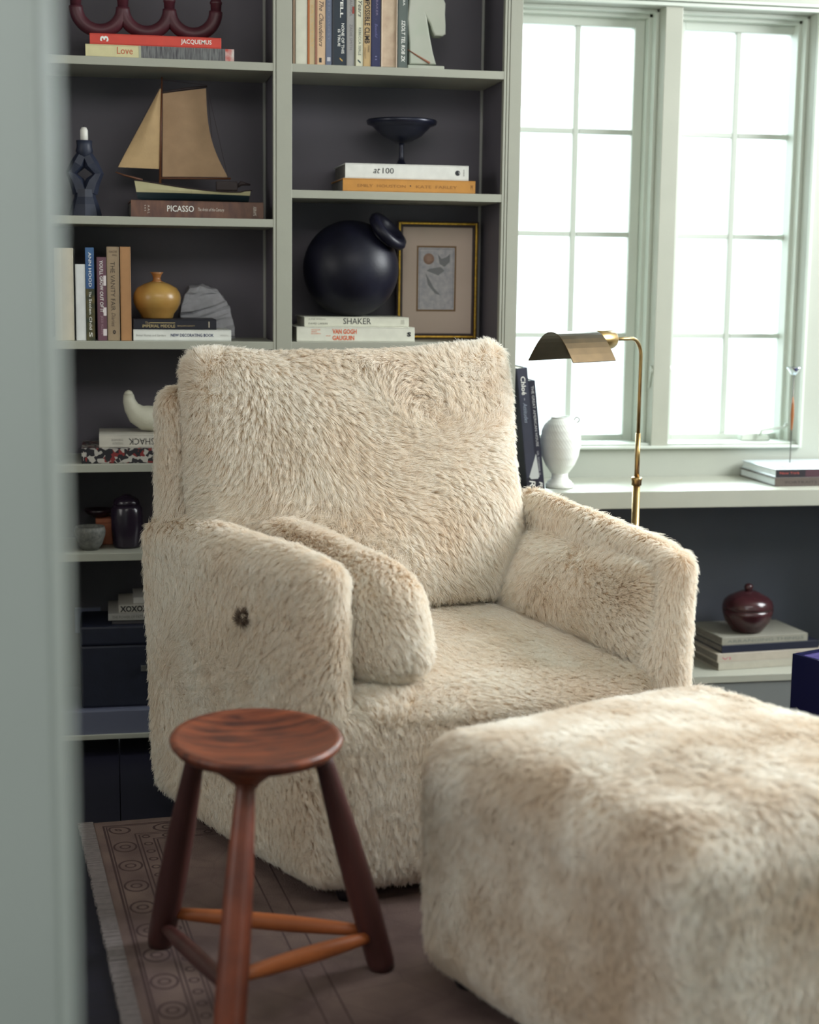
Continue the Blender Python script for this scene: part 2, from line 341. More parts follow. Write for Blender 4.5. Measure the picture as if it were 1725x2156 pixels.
# top shelf of the left bay
z = SZ[5]+0.0003
cz = lying('art_book', 'cream paperback with grey photo jacket lettered Love, under the red book', 180, 493, 90, 117.5, 0.02, z, 0.20, bookm((214, 206, 160)),
  [('Love', .21, .315, .30, .85, ink((196, 92, 64)), dict(bold=-0.0)), ], 
  [(.37, .94, 0, 1, mat('photo_jacket', (120, 122, 122), 0.5, rgb2=(62, 60, 66), vs=30, stretch=(8, 1, 1))), (.94, 1.0, 0, 1, mat('jacket_end', (190, 70, 60), 0.5, rgb2=(210, 205, 200), vs=60)), (.355, .37, 0, 1, bookm((170, 172, 150)))])
cz = lying('art_book', 'slim red hardback lettered JACQUEMUS lying on top of the Love book', 189, 466, 68, 91, 0.022, cz, 0.19, bookm((206, 66, 52)),
  [('JACQUEMUS', .69, .925, .22, .76, WHITE, dict(bold=0.012)), ('3', .078, .142, .28, .78, WHITE, dict(rot=2, bold=0.03))])
# maroon looping candelabra standing on it
MR = mat('maroon_iron', (74, 32, 42), 0.45, var=0.15, vs=30)
cbY = 0.10
cb = empty('candelabra', (at(310, 66, cbY).x, cbY, cz), 'dark red looping candle holder standing on the red book', 'candle holder')
xs = [at(x, 40, cbY).x for x in (160, 259, 357, 455)]
rr = (xs[3]-xs[0])/6; zc = cz + rr + 0.0168
for i in range(3):
    c = (xs[i]+xs[i+1])/2
    bm = bmesh.new(); add_tube(bm, [(c - rr*math.cos(t), cbY, zc - rr*math.sin(t)) for t in np.linspace(0, PI, 25)], 0.0165, 12)
    obj('loop', bm, MR, cb, smooth=True)
for x in xs:
    lathe('candle_cup', [(0.001, 0), (0.0125, 0.0), (0.0135, 0.02), (0.015, 0.021), (0.015, 0.026), (0.013, 0.027), (0.013, 0.075), (0.01, 0.075), (0.01, 0.06), (0.001, 0.06)], (x, cbY, zc-0.003), MR, cb, 20)
# ---- second shelf, left bay
z = SZ[4]+0.0003
BR_ = mat('picasso_cloth', (78, 52, 48), 0.5, rgb2=(112, 78, 62), vs=18, stretch=(3, 1, 1))
pz = lying('art_book', 'wide brown hardback lettered PICASSO beneath the model boat', 276, 556, 419, 455, 0.03, z, 0.2, BR_,
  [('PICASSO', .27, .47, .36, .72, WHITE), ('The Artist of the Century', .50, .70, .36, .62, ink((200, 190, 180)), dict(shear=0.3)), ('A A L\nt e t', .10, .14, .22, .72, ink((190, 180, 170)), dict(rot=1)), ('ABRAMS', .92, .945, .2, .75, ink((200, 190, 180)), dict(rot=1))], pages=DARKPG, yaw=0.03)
# twisted dark candlestick with candle stub
CY = 0.10
ct = empty('candlestick', (at(180, 450, CY).x, CY, z), 'tall dark faceted candlestick with an open diamond waist and white candle stub', 'candle holder')
cx = ct.location.x; q = lambda px, py: Vector((at(px, py, CY).x, CY, at(px, py, CY).z))
CI = mat('dark_cast_iron', (34, 40, 58), 0.5, var=0.2, vs=20)
bz = z
bm = bmesh.new()
top = q(180, 296).z - z; H = top
add_lathe(bm, [(0.040, 0), (0.040, 0.004), (0.033, 0.03), (0.026, H*0.26), (0.0245, H*0.36)], 8, (cx, CY, z))
obj('base', bm, CI, ct)
for s in (-1, 1):
    bm = bmesh.new()
    add_tube(bm, [(cx+s*0.010, CY, z+H*0.33), (cx+s*0.019, CY, z+H*0.46), (cx+s*0.032, CY, z+H*0.57), (cx+s*0.016, CY, z+H*0.69), (cx+s*0.006, CY, z+H*0.80)], [0.021, 0.018, 0.014, 0.018, 0.015], 6)
    obj('strut', bm, CI, ct)
lathe('socket', [(0.012, H*0.76), (0.014, H*0.80), (0.021, H*0.86), (0.018, H*0.93), (0.0195, H), (0.012, H), (0.012, H-0.01), (0.001, H-0.01)], (cx, CY, z), CI, ct, 10)
lathe('candle', [(0.001, H-0.009), (0.0095, H-0.009), (0.0095, H+0.024), (0.006, H+0.031), (0.001, H+0.032)], (cx, CY, z), mat('wax', (232, 230, 222), 0.4), ct, 16)
tube('wick', [(cx, CY, z+H+0.03), (cx, CY, z+H+0.038)], 0.0008, BLACKT, ct, 5)
# model sailing boat
SY = 0.11
sb = empty('model_boat', (at(405, 418, SY).x, SY, pz), 'wooden model sailing boat with tan canvas sails and cream and green hull', 'model boat')
hx0, hx1 = at(283, 380, SY).x, at(529, 392, SY).x; hz = pz
HG = mat('hull_green', (24, 44, 50), 0.5); HC = mat('hull_cream', (206, 200, 158), 0.5, var=0.05)
WD = mat('spar_wood', (98, 58, 36), 0.5, var=0.15, vs=60); DW = mat('deck_dark', (50, 38, 40), 0.6)
zt = at(283, 380, SY).z - hz
def hull_ring(t):   # t 0 bow(left) .. 1 stern: sheer height, half width, keel height
    sheer = zt*(1 - 0.50*math.sin(min(t, 1)*PI*0.62)**1.2 + (0.06 if t > .9 else 0)); wid = 0.034*(math.sin(PI*min(0.5, 0.03+t*0.75)))*(1 if t < .7 else 1-0.35*(t-.7)/.3)
    keel = 0.018*(1-min(1, t/0.12))**2 * 0.3
    return sheer, max(wid, 0.002), keel
for nm, lo, hi, mm in (('hull_bottom', 0.0, 0.34, HG), ('hull_side', 0.34, 1.0, HC)):
    bm = bmesh.new(); rows = []
    for i in range(25):
        t = i/24; sh, w, kl = hull_ring(t); x = hx0 + (hx1-hx0)*t
        row = []
        wl = 0.018 + 0.004*(1-t)
        for s in (-1, 1):
            for f in ((0, .35, .7, 1) if s < 0 else (1, .7, .35, 0)):
                zz = (kl + (wl-kl)*f) if nm == 'hull_bottom' else (wl + (sh-wl)*f)
                prof = (zz/zt)
                ww = w*(0.25+0.75*min(1, prof*1.9)**0.6) if zz > kl else w*0.25
                xx = x + (0.008*(1-zz/zt) if t < .5 else -0.008*(1-zz/zt))
                row.append(bm.verts.new((xx, SY+s*ww, hz+0.0004+zz)))
        rows.append(row)
    for a, b in zip(rows, rows[1:]):
        for k in range(8): bm.faces.new((a[k], a[(k+1) % 8], b[(k+1) % 8], b[k]))
    bm.faces.new(rows[0]); bm.faces.new(rows[-1][::-1])
    obj(nm, bm, mm, sb, smooth=False)
bm = bmesh.new()
for s in (-1, 1):
    add_tube(bm, [(hx0+(hx1-hx0)*t, SY+s*hull_ring(t)[1], hz+hull_ring(t)[0]+0.001) for t in np.linspace(0, 1, 20)], 0.0018, 6)
obj('gunwale', bm, DW, sb)
k_ = lambda px, py: Vector((at(px, py, SY).x, SY, at(px, py, SY).z))
box('cabin', (k_(455, 392).x, SY-0.012, hz+0.03), (k_(500, 388).x, SY+0.012, k_(480, 382).z), DW, sb, 0.003)
tube('rudder_post', [k_(495, 396), k_(508, 386), k_(527, 389)], [0.003, 0.006, 0.002], DW, sb)
tube('mast', [k_(337, 398), k_(341, 162)], [0.0032, 0.0018], WD, sb)
tube('boom', [k_(338, 375), k_(486, 376)], 0.0024, WD, sb)
tube('gaff', [k_(340, 195), k_(392, 187), k_(436, 182)], [0.0024, 0.0035, 0.0024], DW, sb)
tube('bowsprit', [k_(243, 362), k_(262, 369), k_(300, 379)], [0.0016, 0.002, 0.003], WD, sb)
def sail(name, P, m, mid=None):   # quadrilateral with belly
    P = [k_(*p) for p in P]; n = 12; bm = bmesh.new(); g = []
    for i in range(n+1):
        row = []
        for j in range(n+1):
            u, v = i/n, j/n
            p = (P[0]*(1-u)+P[1]*u)*(1-v) + (P[3]*(1-u)+P[2]*u)*v
            if mid is not None: p = p + (k_(*mid)-(P[1]*.5+P[2]*.5))*(math.sin(PI*v)*u)
            p = p + Vector((0, -0.014*math.sin(PI*u)*math.sin(PI*v*0.8+0.3) , 0)); row.append(p)
        g.append(row)
    for s in (0, 1):
        V_ = [[bm.verts.new(p+Vector((0, 0.0008*s, 0))) for p in row] for row in g]
        for i in range(n):
            for j in range(n):
                f = (V_[i][j], V_[i+1][j], V_[i+1][j+1], V_[i][j+1]); 
                try: bm.faces.new(f if s == 0 else f[::-1])
                except Exception: pass
    return obj(name, bm, m, sb, smooth=True)
CV = mat('sail_canvas', (196, 166, 124), 0.85, var=0.08, vs=25, bump=0.2)
CV2 = mat('sail_canvas_dark', (172, 142, 112), 0.85, var=0.08, vs=25, bump=0.2)
sail('jib', [(248, 352), (335, 356), (339, 188), (337, 186)], CV)
sail('main_sail', [(342, 372), (480, 373), (434, 186), (343, 197)], CV2, (444, 288))
bm = bmesh.new()
for a_, b_ in (((341, 172), (248, 352)), ((436, 182), (480, 376)), ((341, 168), (436, 180)), ((436, 182), (446, 290)), ((250, 352), (244, 362)), ((482, 376), (488, 392))):
    add_tube(bm, [k_(*a_)+Vector((0, -0.016 if a_ == (376, 210) else -0.001, 0)), k_(*b_)+Vector((0, -0.004, 0))], 0.0006, 5)
obj('rigging', bm, DW, sb)
# ---- third shelf, left bay
z = SZ[3]+0.0003; G3 = None
upright('hardback_book', 'thick cream hardback at the left end of its shelf, left of the thin white book', 116, 157, 522, 717, 0.02, z, 0.17, bookm((196, 186, 164)), patches=[(0.0, 1, .02, .38, bookm((206, 198, 178)))])
upright('hardback_book', 'thin white book between the thick cream book and the blue and green one', 161, 182, 556, 717, 0.02, z, 0.15, bookm((214, 216, 214)))
upright('hardback_book', 'blue and green jacketed novel lettered ANN HOOD The Stolen Child', 182.5, 201, 521, 717, 0.02, z, 0.16, bookm((26, 34, 52)),
  [('ANN HOOD', .05, .42, .35, .68, WHITE, dict()), ('The', .47, .53, .35, .62, WHITE), ('Stolen Child', .55, .88, .35, .66, WHITE), ('S', .91, .96, .3, .7, WHITE)],
  [(0, .44, 0, 1, mat('blue_jacket', (44, 76, 122), .5, rgb2=(70, 108, 150), vs=20)), (.44, 1, 0, 1, mat('leafy_jacket', (38, 48, 36), .5, rgb2=(92, 82, 46), vs=60))])
upright('hardback_book', 'mauve jacketed paperback lettered YOU\'LL GROW OUT OF IT', 206, 226, 541, 717, 0.02, z, 0.15, bookm((104, 70, 82)),
  [("YOU'LL GROW OUT OF IT", .04, .66, .3, .68, WHITE), ("JESSI KLEIN", .70, .92, .32, .62, ink((160, 130, 140)))],
  [(.22, .34, .7, .99, ink((216, 206, 206))), (.6, .7, .66, .99, ink((216, 206, 206))), (.86, .94, .6, .99, ink((216, 206, 206)))])
upright('hardback_book', 'grey-brown cloth book lettered VANITY FAIR, second from right in its row', 227, 253, 519, 717, 0.02, z, 0.17, bookm((150, 130, 104)),
  [('THE VANITY FAIR', .16, .68, .30, .66, ink((70, 58, 48))), ('Diaries', .70, .85, .34, .66, ink((90, 76, 62)), dict(shear=.4)), ('TINA\nBROWN', .04, .10, .2, .85, ink((104, 88, 70)), dict(rot=1)), ('o', .885, .93, .42, .68, ink((60, 50, 44)), dict(bold=.05))])
upright('hardback_book', 'plain tan cloth book, rightmost of the row beside the yellow vase', 255, 277.5, 519, 717, 0.02, z, 0.17, bookm((168, 124, 82)))
wz = lying('hardback_book', 'white hardback lettered NEW DECORATING BOOK at the bottom of the pair under the yellow vase', 281, 487, 694, 717.5, 0.02, z, 0.17, bookm((220, 222, 216)),
  [('NEW DECORATING BOOK', .38, .82, .38, .66, ink((36, 48, 96)), dict(bold=.02)), ('Better Homes and Gardens', .03, .33, .40, .60, ink((150, 150, 146))), ('MEREDITH', .89, .97, .42, .58, ink((190, 190, 186)))])
wz = lying('hardback_book', 'black hardback with gilt lettering IMPERIAL MIDDLE lying on the white decorating book', 281, 456, 672, 694, 0.024, wz, 0.155, bookm((22, 22, 34)),
  [('IMPERIAL MIDDLE', .11, .50, .20, .48, ink((190, 170, 120))), ('The', .14, .20, .55, .75, ink((170, 150, 110))), ('BENJAMIN DEMOTT', .53, .74, .26, .42, ink((170, 150, 110))), ('I', .905, .915, .22, .78, ink((200, 190, 170)))],
  [(.2, .5, .62, .68, ink((190, 170, 120)))])
VY = 0.10; vc = at(331, 640, VY); vz0 = wz
YV = mat('mustard_glaze', (182, 146, 80), 0.32, rgb2=(160, 120, 62), vs=12, bump=0.05)
zz_ = lambda py: at(331, py, VY).z - vz0
R_ = (at(382, 630, VY).x - at(281, 630, VY).x)/2
hv = zz_(573)
yv = empty('vase', (vc.x, VY, vz0), 'squat mustard yellow bottle vase with narrow flared neck', 'vase')
lathe('body', [(0.001, 0), (R_*.62, 0), (R_*.66, hv*.02), (R_*.7, hv*.10), (R_*.86, hv*.20), (R_*.97, hv*.32), (R_, hv*.44), (R_*.96, hv*.55), (R_*.82, hv*.66), (R_*.55, hv*.74), (R_*.28, hv*.79)], (vc.x, VY, vz0), YV, yv)
lathe('neck', [(R_*.29, hv*.785), (R_*.17, hv*.82), (R_*.155, hv*.88), (R_*.2, hv*.95), (R_*.28, hv), (R_*.25, hv), (R_*.14, hv*.93), (R_*.12, hv*.85)], (vc.x, VY, vz0), mat('rim_glaze', (166, 112, 62), 0.35), yv, 24)
# grey rock
RK = mat('pale_grey_stone', (186, 186, 194), 0.9, var=0.12, vs=30, bump=0.8, bs=60)
rk = empty('rock', (at(440, 712, 0.2).x, 0.2, z), 'rough grey stone chunk behind the yellow vase', 'rock')
poly = [(383, 640), (400, 606), (428, 602), (455, 608), (470, 625), (484, 648), (490, 672), (496, 704), (497, 716), (392, 716), (384, 690), (380, 660)]
ry = 0.185; P_ = [at(x, y, ry) for x, y in poly]
bm = bmesh.new(); v = [bm.verts.new((p.x, ry-0.0, max(p.z, z))) for p in P_]; f = bm.faces.new(v)
r = bmesh.ops.extrude_face_region(bm, geom=[f]); bmesh.ops.translate(bm, vec=(0, 0.055, 0), verts=[g for g in r['geom'] if isinstance(g, bmesh.types.BMVert)])
bmesh.ops.triangulate(bm, faces=bm.faces); bmesh.ops.subdivide_edges(bm, edges=bm.edges, cuts=3, use_grid_fill=True)
from mathutils import noise as mnoise
cen = Vector((sum(p.x for p in P_)/len(P_), ry+0.028, sum(p.z for p in P_)/len(P_)))
for vv in bm.verts:
    d = vv.co - cen; edge = max(abs(d.y)/0.028-0.3, 0)
    n_ = mnoise.noise(vv.co*38)*0.012 + mnoise.noise(vv.co*90)*0.007
    rad = math.hypot(d.x, d.z)
    vv.co.y += (-0.012*max(0, 1-rad/0.07) if d.y < 0 else 0) + n_
    vv.co.x += mnoise.noise(vv.co*60+Vector((5, 1, 2)))*0.004
    if vv.co.z > z+0.004: vv.co.z += n_*0.8
    vv.co.z = max(vv.co.z, z)
obj('stone', bm, RK, rk)
# ---- fourth shelf, left bay
z = SZ[2]+0.0003
pm = mat('patterned_jacket', (30, 28, 34), 0.5)
nt = pm.node_tree; b_ = nt.nodes['Principled BSDF']; vo = nt.nodes.new('ShaderNodeTexVoronoi'); vo.inputs['Scale'].default_value = 110; rp = nt.nodes.new('ShaderNodeValToRGB')
rp.color_ramp.interpolation = 'CONSTANT'; rp.color_ramp.elements[0].color = lin((30, 28, 34)); rp.color_ramp.elements[1].position = .45; rp.color_ramp.elements[1].color = lin((168, 164, 156))
e_ = rp.color_ramp.elements.new(.85); e_.color = lin((120, 40, 40))
tc = nt.nodes.new('ShaderNodeTexCoord'); nt.links.new(tc.outputs['Object'], vo.inputs['Vector']); sp = nt.nodes.new('ShaderNodeSeparateColor'); nt.links.new(vo.outputs['Color'], sp.inputs[0]); nt.links.new(sp.outputs[0], rp.inputs[0]); nt.links.new(rp.outputs[0], b_.inputs['Base Color'])
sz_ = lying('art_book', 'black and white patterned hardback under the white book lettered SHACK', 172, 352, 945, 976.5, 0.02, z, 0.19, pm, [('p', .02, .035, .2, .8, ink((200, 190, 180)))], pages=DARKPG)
sz_ = lying('art_book', 'white hardback with upside-down lettering THE SHACK under the bird sculpture', 209, 372, 918, 945, 0.035, sz_, 0.17, bookm((188, 184, 172)),
  [('THE SHACK', .38, .93, .22, .72, ink((40, 38, 40)), dict(flip=True)), ('TINY BUILDINGS FOR\nTHE SERIOUS AND THE', .16, .31, .25, .7, ink((150, 146, 138)), dict(flip=True))])
BY = 0.11
bd = empty('bird_sculpture', (at(310, 915, BY).x, BY, sz_), 'smooth off-white abstract bird figure on stacked books', 'sculpture')
p_ = lambda px, py: Vector((at(px, py, BY).x, BY, at(px, py, BY).z))
ring = [(271, 838, 11), (272, 850, 13), (277, 864, 16), (288, 878, 22), (305, 886, 27), (324, 888, 27), (344, 887, 22), (362, 884, 14), (378, 882, 5)]
sc_ = (at(400, 880, BY).x - at(300, 880, BY).x)/100
bm = bmesh.new(); pts = [p_(a, b) for a, b, c in ring]
pts = [p + Vector((0, 0, (sz_ + 0.0005) - (p_(310, 914).z))) for p in pts]
add_tube(bm, pts, [c*sc_ for a, b, c in ring], 20)
add_lathe(bm, [(0.001, 11*sc_*.95), (7*sc_, 9*sc_*.8), (11*sc_, 0)], 20, pts[0])
o = obj('body', bm, mat('bisque_ceramic', (192, 190, 172), 0.55, bump=0.3, bs=300), bd, smooth=True)
zmin = min(v.co.z for v in o.data.vertices) + bd.location.z
bd.location.z += (sz_+0.0005) - zmin
# ---- fifth shelf, left bay
z = SZ[1]+0.0003
SP = mat('speckled_stoneware', (112, 112, 106), 0.6, rgb2=(86, 88, 84), vs=120, bump=0.2)
bY = 0.06; c = at(190, 1140, bY); Rb = (at(223, 1130, bY).x-at(157, 1130, bY).x)/2; hb_ = at(190, 1108, bY).z - z
lw_ = empty('bowl', (c.x, bY, z), 'speckled grey stoneware bowl in front of the orange box', 'bowl')
lathe('body', [(0.001, 0), (Rb*.5, 0), (Rb*.78, hb_*.25), (Rb*.96, hb_*.6), (Rb, hb_*.8), (Rb*.94, hb_), (Rb*.90, hb_), (Rb*.93, hb_*.8), (Rb*.7, hb_*.3), (0.001, hb_*.18)], (c.x, bY, z), SP, lw_)
a, b = at(203, 1150, 0.13), at(243, 1092, 0.13)
ob = empty('orange_box', ((a.x+b.x)/2, 0.16, z), 'small orange-brown box between the grey bowl and the dark jar', 'box')
box('case', (a.x, 0.13, z), (b.x, 0.20, b.z-0.012), mat('terracotta_card', (158, 92, 62), 0.6, var=0.08), ob, 0.002)
box('lid', (a.x-0.001, 0.129, b.z-0.0118), (b.x+0.001, 0.201, b.z), mat('terracotta_card', (158, 92, 62), 0.6), ob, 0.002)
c = at(208, 1092, 0.165); 
dkb = empty('dark_dish', (c.x, 0.165, b.z+0.0005), 'shallow dark dish on top of the orange box', 'dish')
lathe('body', [(0.001, 0), (0.018, 0), (0.034, 0.012), (0.038, 0.02), (0.035, 0.02), (0.018, 0.006), (0.001, 0.005)], (c.x, 0.165, b.z+0.0005), mat('dark_maroon_glaze', (44, 28, 36), 0.35), dkb)
jY = 0.09; c = at(268, 1160, jY); Rj = (at(302, 1100, jY).x-at(234, 1100, jY).x)/2; hj = at(268, 1041, jY).z - z
jr = empty('lidded_jar', (c.x, jY, z), 'tall glossy black jar with domed lid beside the orange box', 'jar')
JG = mat('black_brown_glaze', (38, 30, 42), 0.22)
lathe('body', [(0.001, 0), (Rj*.82, 0), (Rj*.88, hj*.05), (Rj*.98, hj*.35), (Rj, hj*.6), (Rj*.95, hj*.75), (Rj*.8, hj*.82)], (c.x, jY, z), JG, jr)
lathe('lid', [(Rj*.81, hj*.822), (Rj*.83, hj*.84), (Rj*.74, hj*.91), (Rj*.45, hj*.96), (Rj*.3, hj*.98), (Rj*.26, hj), (0.001, hj)], (c.x, jY, z), JG, jr)
# ---- bottom shelf, left bay
z = SZ[0]+0.0003
a, b = at(172, 1492, 0.03), at(330, 1320, 0.03)
TK = mat('navy_black_leatherette', (24, 28, 44), 0.5, var=0.1, vs=30, bump=0.2)
tk = empty('storage_box', ((a.x+b.x)/2, 0.1, z), 'large navy black storage box on the bottom shelf beside the armchair', 'box')
zt_ = at(250, 1318, 0.03).z
box('body', (a.x, 0.03, z), (b.x+0.08, 0.22, zt_-0.05), TK, tk, 0.006)
box('lid', (a.x-0.001, 0.029, zt_-0.0495), (b.x+0.081, 0.221, zt_), TK, tk, 0.006)
box('latch', (at(297, 1410, 0.03).x, 0.022, at(297, 1412, 0.03).z), (at(309, 1410, 0.03).x, 0.0288, at(297, 1400, 0.03).z), mat('dull_nickel', (150, 150, 150), 0.35, 1.0), tk, 0.001)
zz = zt_+0.0004
zz = lying('magazine', 'grey magazine at the bottom of the pile on the navy box', 236, 400, 1310, 1318, 0.05, zz, 0.17, bookm((70, 68, 72)))
zz = lying('art_book', 'slim grey-white book in the middle of the pile on the navy box', 228, 400, 1296, 1310, 0.045, zz, 0.17, bookm((150, 148, 142)), [('THE POWER OF PATTERN', .05, .5, .3, .7, ink((96, 94, 92)))])
zz = lying('art_book', 'book with black and white arch pattern on its spine, on the grey-white book', 250, 400, 1280, 1296, 0.055, zz, 0.15, bookm((170, 166, 156)),
   [('XOXOXOXOXO', .02, .8, .1, .9, ink((26, 26, 30)), dict(bold=.04))])
zz = lying('paperback_book', 'small pale paperback topmost of the pile on the navy box', 281, 400, 1249, 1262, 0.07, zz, 0.12, bookm((176, 174, 168)))
# outlet plate on back panel
a, b = at(158, 1332, 0.249), at(212, 1278, 0.249)
tag(box('outlet_plate', (a.x, 0.243, a.z), (b.x, 0.2498, b.z), mat('outlet_grey', (126, 132, 156), 0.5), bev=0.002), 'pale grey cover plate low on the bookcase back beside the navy box', 'cover plate')
# ------------------------------------------------------------------ right bay, top row of books
z = SZ[5]+0.0003; H1 = 0.235
TB = 'upright books on the top shelf of the right bay'
def up(xl, xr, col, label, texts=(), patches=(), H=H1, nm='hardback_book', **k):
    return upright(nm, label, xl, xr, 0, 139, 0.02, z, 0.16, bookm(col), texts, patches, hh=H, group=TB, **k)
vis = lambda py: 1 - (139-py)/(139-0)*(0.166/H1)      # helper: pixel row -> fraction of the spine, top is 0
up(616.5, 622, (134, 112, 92), 'very thin brown book at the left end of the top right shelf')
up(622.5, 647, (206, 204, 188), 'thick plain cream book, second in the top right row')
up(647.5, 663, (190, 168, 130), 'beige book with orange-brown edge beside the thick cream book', patches=[(0, 1, 0, .28, ink((168, 96, 50)))], texts=[('SAY WHAT', vis(20), vis(105), .5, .8, ink((206, 170, 110)))])
up(663.5, 685, (208, 176, 142), 'peach spined novel with black handwritten title The Chandeliers', [('The Chandeliers', vis(12), vis(102), .38, .82, ink((60, 44, 50)), dict(shear=.5)), ('I', vis(124), vis(133), .4, .65, BLACKT, dict(bold=.1))], [(0, 1, 0, .22, ink((150, 104, 84)))])
up(685.5, 698.5, (96, 104, 126), 'narrow slate blue book beside the peach novel', [('THE GUEST', vis(5), vis(90), .4, .65, ink((130, 136, 152)))], [(vis(122), vis(130), .25, .8, ink((190, 190, 196)))])
up(699, 729, (20, 36, 50), 'dark teal hardback lettered JEWELL NONE OF THIS IS TRUE', [('JEWELL', vis(-30), vis(43), .50, .78, WHITE, dict(bold=.02)), ('NONE OF THIS', vis(54), vis(114), .66, .86, WHITE, dict(bold=.01)), ('IS TRUE', vis(66), vis(100), .4, .58, WHITE, dict(bold=.01)), ('/', vis(122), vis(130), .55, .75, ink((210, 170, 90)), dict(bold=.03))], [(0, 1, 0, .14, ink((44, 46, 54)))])
up(729.5, 746, (150, 148, 146), 'light grey novel with faded lettering between the teal and cream novels', [('SAD BEAUTIFUL', vis(-20), vis(40), .4, .75, ink((110, 106, 110))), ('ZADIE SMITH', vis(55), vis(106), .4, .75, ink((110, 106, 110)))], [(vis(20), vis(34), .7, .98, ink((150, 60, 50)))])
up(746.5, 764, (208, 206, 182), 'cream novel lettered Five Years, left of the IMPOSSIBLE CLIMB book', [('Five Years', vis(-22), vis(40), .42, .88, ink((36, 36, 56)), dict(shear=.3)), ('REBECCA SERLE', vis(61), vis(116), .48, .78, ink((70, 86, 86))), ('/', vis(124), vis(132), .4, .75, ink((30, 60, 70)), dict(bold=.04))], [(0, 1, 0, .18, ink((112, 108, 88)))])
up(764.5, 780.5, (186, 158, 112), 'tan book lettered THE IMPOSSIBLE CLIMB', [('IMPOSSIBLE CLIMB', vis(-2), vis(92), .18, .88, ink((36, 30, 34)), dict(bold=.02)), ('MARK', vis(96), vis(110), .6, .85, ink((60, 48, 44))), ('SYNNOTT', vis(100), vis(122), .15, .38, ink((110, 90, 66)))])
up(781, 800.5, (32, 36, 78), 'navy blue novel with faint pale lettering beside the tan climbing book', [('BAKER  .', vis(5), vis(44), .5, .72, ink((120, 110, 140))), ('Beautiful', vis(52), vis(80), .4, .7, ink((100, 100, 150)), dict(shear=.4)), ('II', vis(116), vis(124), .45, .65, ink((110, 110, 150)))])
up(802, 836.5, (196, 178, 158), 'thick book standing with its beige page edges facing out', spine_out=False, pages=mat('fore_edge', (204, 184, 160), .85, rgb2=(184, 160, 138), vs=40, stretch=(1, 1, 1)))
up(837, 857.5, (86, 96, 92), 'grey-green book next to the horse head, lettered with a white italic title', [('SZOLT TEL ROB ZK', vis(43), vis(126), .38, .76, WHITE, dict(bold=.012, shear=.2)), ('VIRGINIA', vis(-30), vis(14), .5, .72, WHITE)])
# marble horse head
HY = 0.07
MB_ = mat('pale_marble', (186, 192, 176), 0.45, var=0.05, vs=14, rgb2=(196, 196, 184))
hh = empty('horse_head', (at(898, 140, HY).x, HY, z), 'pale green-white marble horse head bookend beside the grey-green book', 'bookend')
P2 = [(862, 135), (862, 90), (858, 40), (862, 0), (872, -32), (886, -52), (900, -62), (904, -48), (914, -40), (926, -20), (936, 0), (939, 8), (938, 30), (939, 50), (939, 72), (932, 76), (916, 75), (911, 66), (906, 50), (900, 40), (905, 72), (912, 110), (919, 136)]
Q2 = [at(x, y, HY) for x, y in P2]
prism('head', [(p.x, p.z) for p in Q2][::-1], 0.045, Matrix.Translation((0, HY, 0.0)), MB_, hh, 0.004, smooth=False)
a, b = at(858, 146, HY-0.01), at(936, 136, HY-0.01)
box('base', (a.x, HY-0.012, z), (b.x, HY+0.06, z+0.0150), MB_, hh, 0.003)
for (x0, y0, x1, y1) in ((858, 104, 905, 133),):
    tube('vein', [at(x0, y0, HY-0.0002), at(880, 118, HY-0.0002), at(x1, y1, HY-0.0002)], [0.0012, 0.0022, 0.003], ink((150, 96, 72)), hh, 6)
# ---- second shelf right bay
z = 1.4153
oz = lying('art_book', 'ochre cloth book with faint spaced lettering under the white book lettered at 100', 722, 1001, 375, 403, 0.025, z, 0.21, bookm((192, 134, 58)),
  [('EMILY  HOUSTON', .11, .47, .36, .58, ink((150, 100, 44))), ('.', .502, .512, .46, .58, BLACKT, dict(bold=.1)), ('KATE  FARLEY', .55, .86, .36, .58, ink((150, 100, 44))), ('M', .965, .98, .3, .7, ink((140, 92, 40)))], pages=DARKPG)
oz2 = lying('art_book', 'white hardback lettered at 100 beneath the dark footed bowl', 727, 987, 343, 375, 0.03, oz, 0.2, bookm((222, 222, 216)),
  [('at', .225, .28, .36, .70, BLACKT, dict(shear=.3)), ('100', .30, .39, .36, .74, BLACKT), ('V', .915, .93, .42, .6, WHITE), ('VOGUE', .955, .965, .3, .75, BLACKT, dict(rot=1))], pages=DARKPG)
oo = [o for o in bpy.data.objects if o.get('label', '').startswith('white hardback lettered at 100')][0]
a = at(964, 364, 0.03); Mx = Matrix.Translation((a.x, 0.0297, oz+0.0185)) @ Matrix.Rotation(PI/2, 4, 'X')
bm = bmesh.new(); add_lathe(bm, [(0.0001, 0), (0.0065, 0), (0.0065, 0.0003), (0.0001, 0.0003)], 20, (0, 0, 0)); obj('emblem', bm, BLACKT, oo, M=Matrix.Translation((a.x, 0.0300, oz+0.0185)) @ Matrix.Rotation(PI/2, 4, 'X'))
for o in list(oo.children):
    if o.name.startswith('title') and len(o.data.vertices) < 20: o.data.transform(Matrix.Translation((0, -0.0004, 0)))
TY = 0.12; c = at(845, 345, TY); Rt = (at(918, 262, TY).x-at(771, 262, TY).x)/2; ht = at(845, 253, TY).z - oz2
tz = empty('footed_bowl', (c.x, TY, oz2), 'dark wide-rimmed bowl on a slender stem', 'bowl')
DM = mat('dark_patinated_metal', (30, 32, 48), 0.3, 0.3)
lathe('bowl', [(Rt*.09, ht*.5), (Rt*.25, ht*.53), (Rt*.55, ht*.65), (Rt*.75, ht*.8), (Rt*.82, ht*.86), (Rt*.97, ht*.90), (Rt, ht*.97), (Rt*.97, ht), (Rt*.85, ht*.97), (Rt*.6, ht*.78), (Rt*.3, ht*.62), (0.001, ht*.58)], (c.x, TY, oz2), DM, tz, 48)
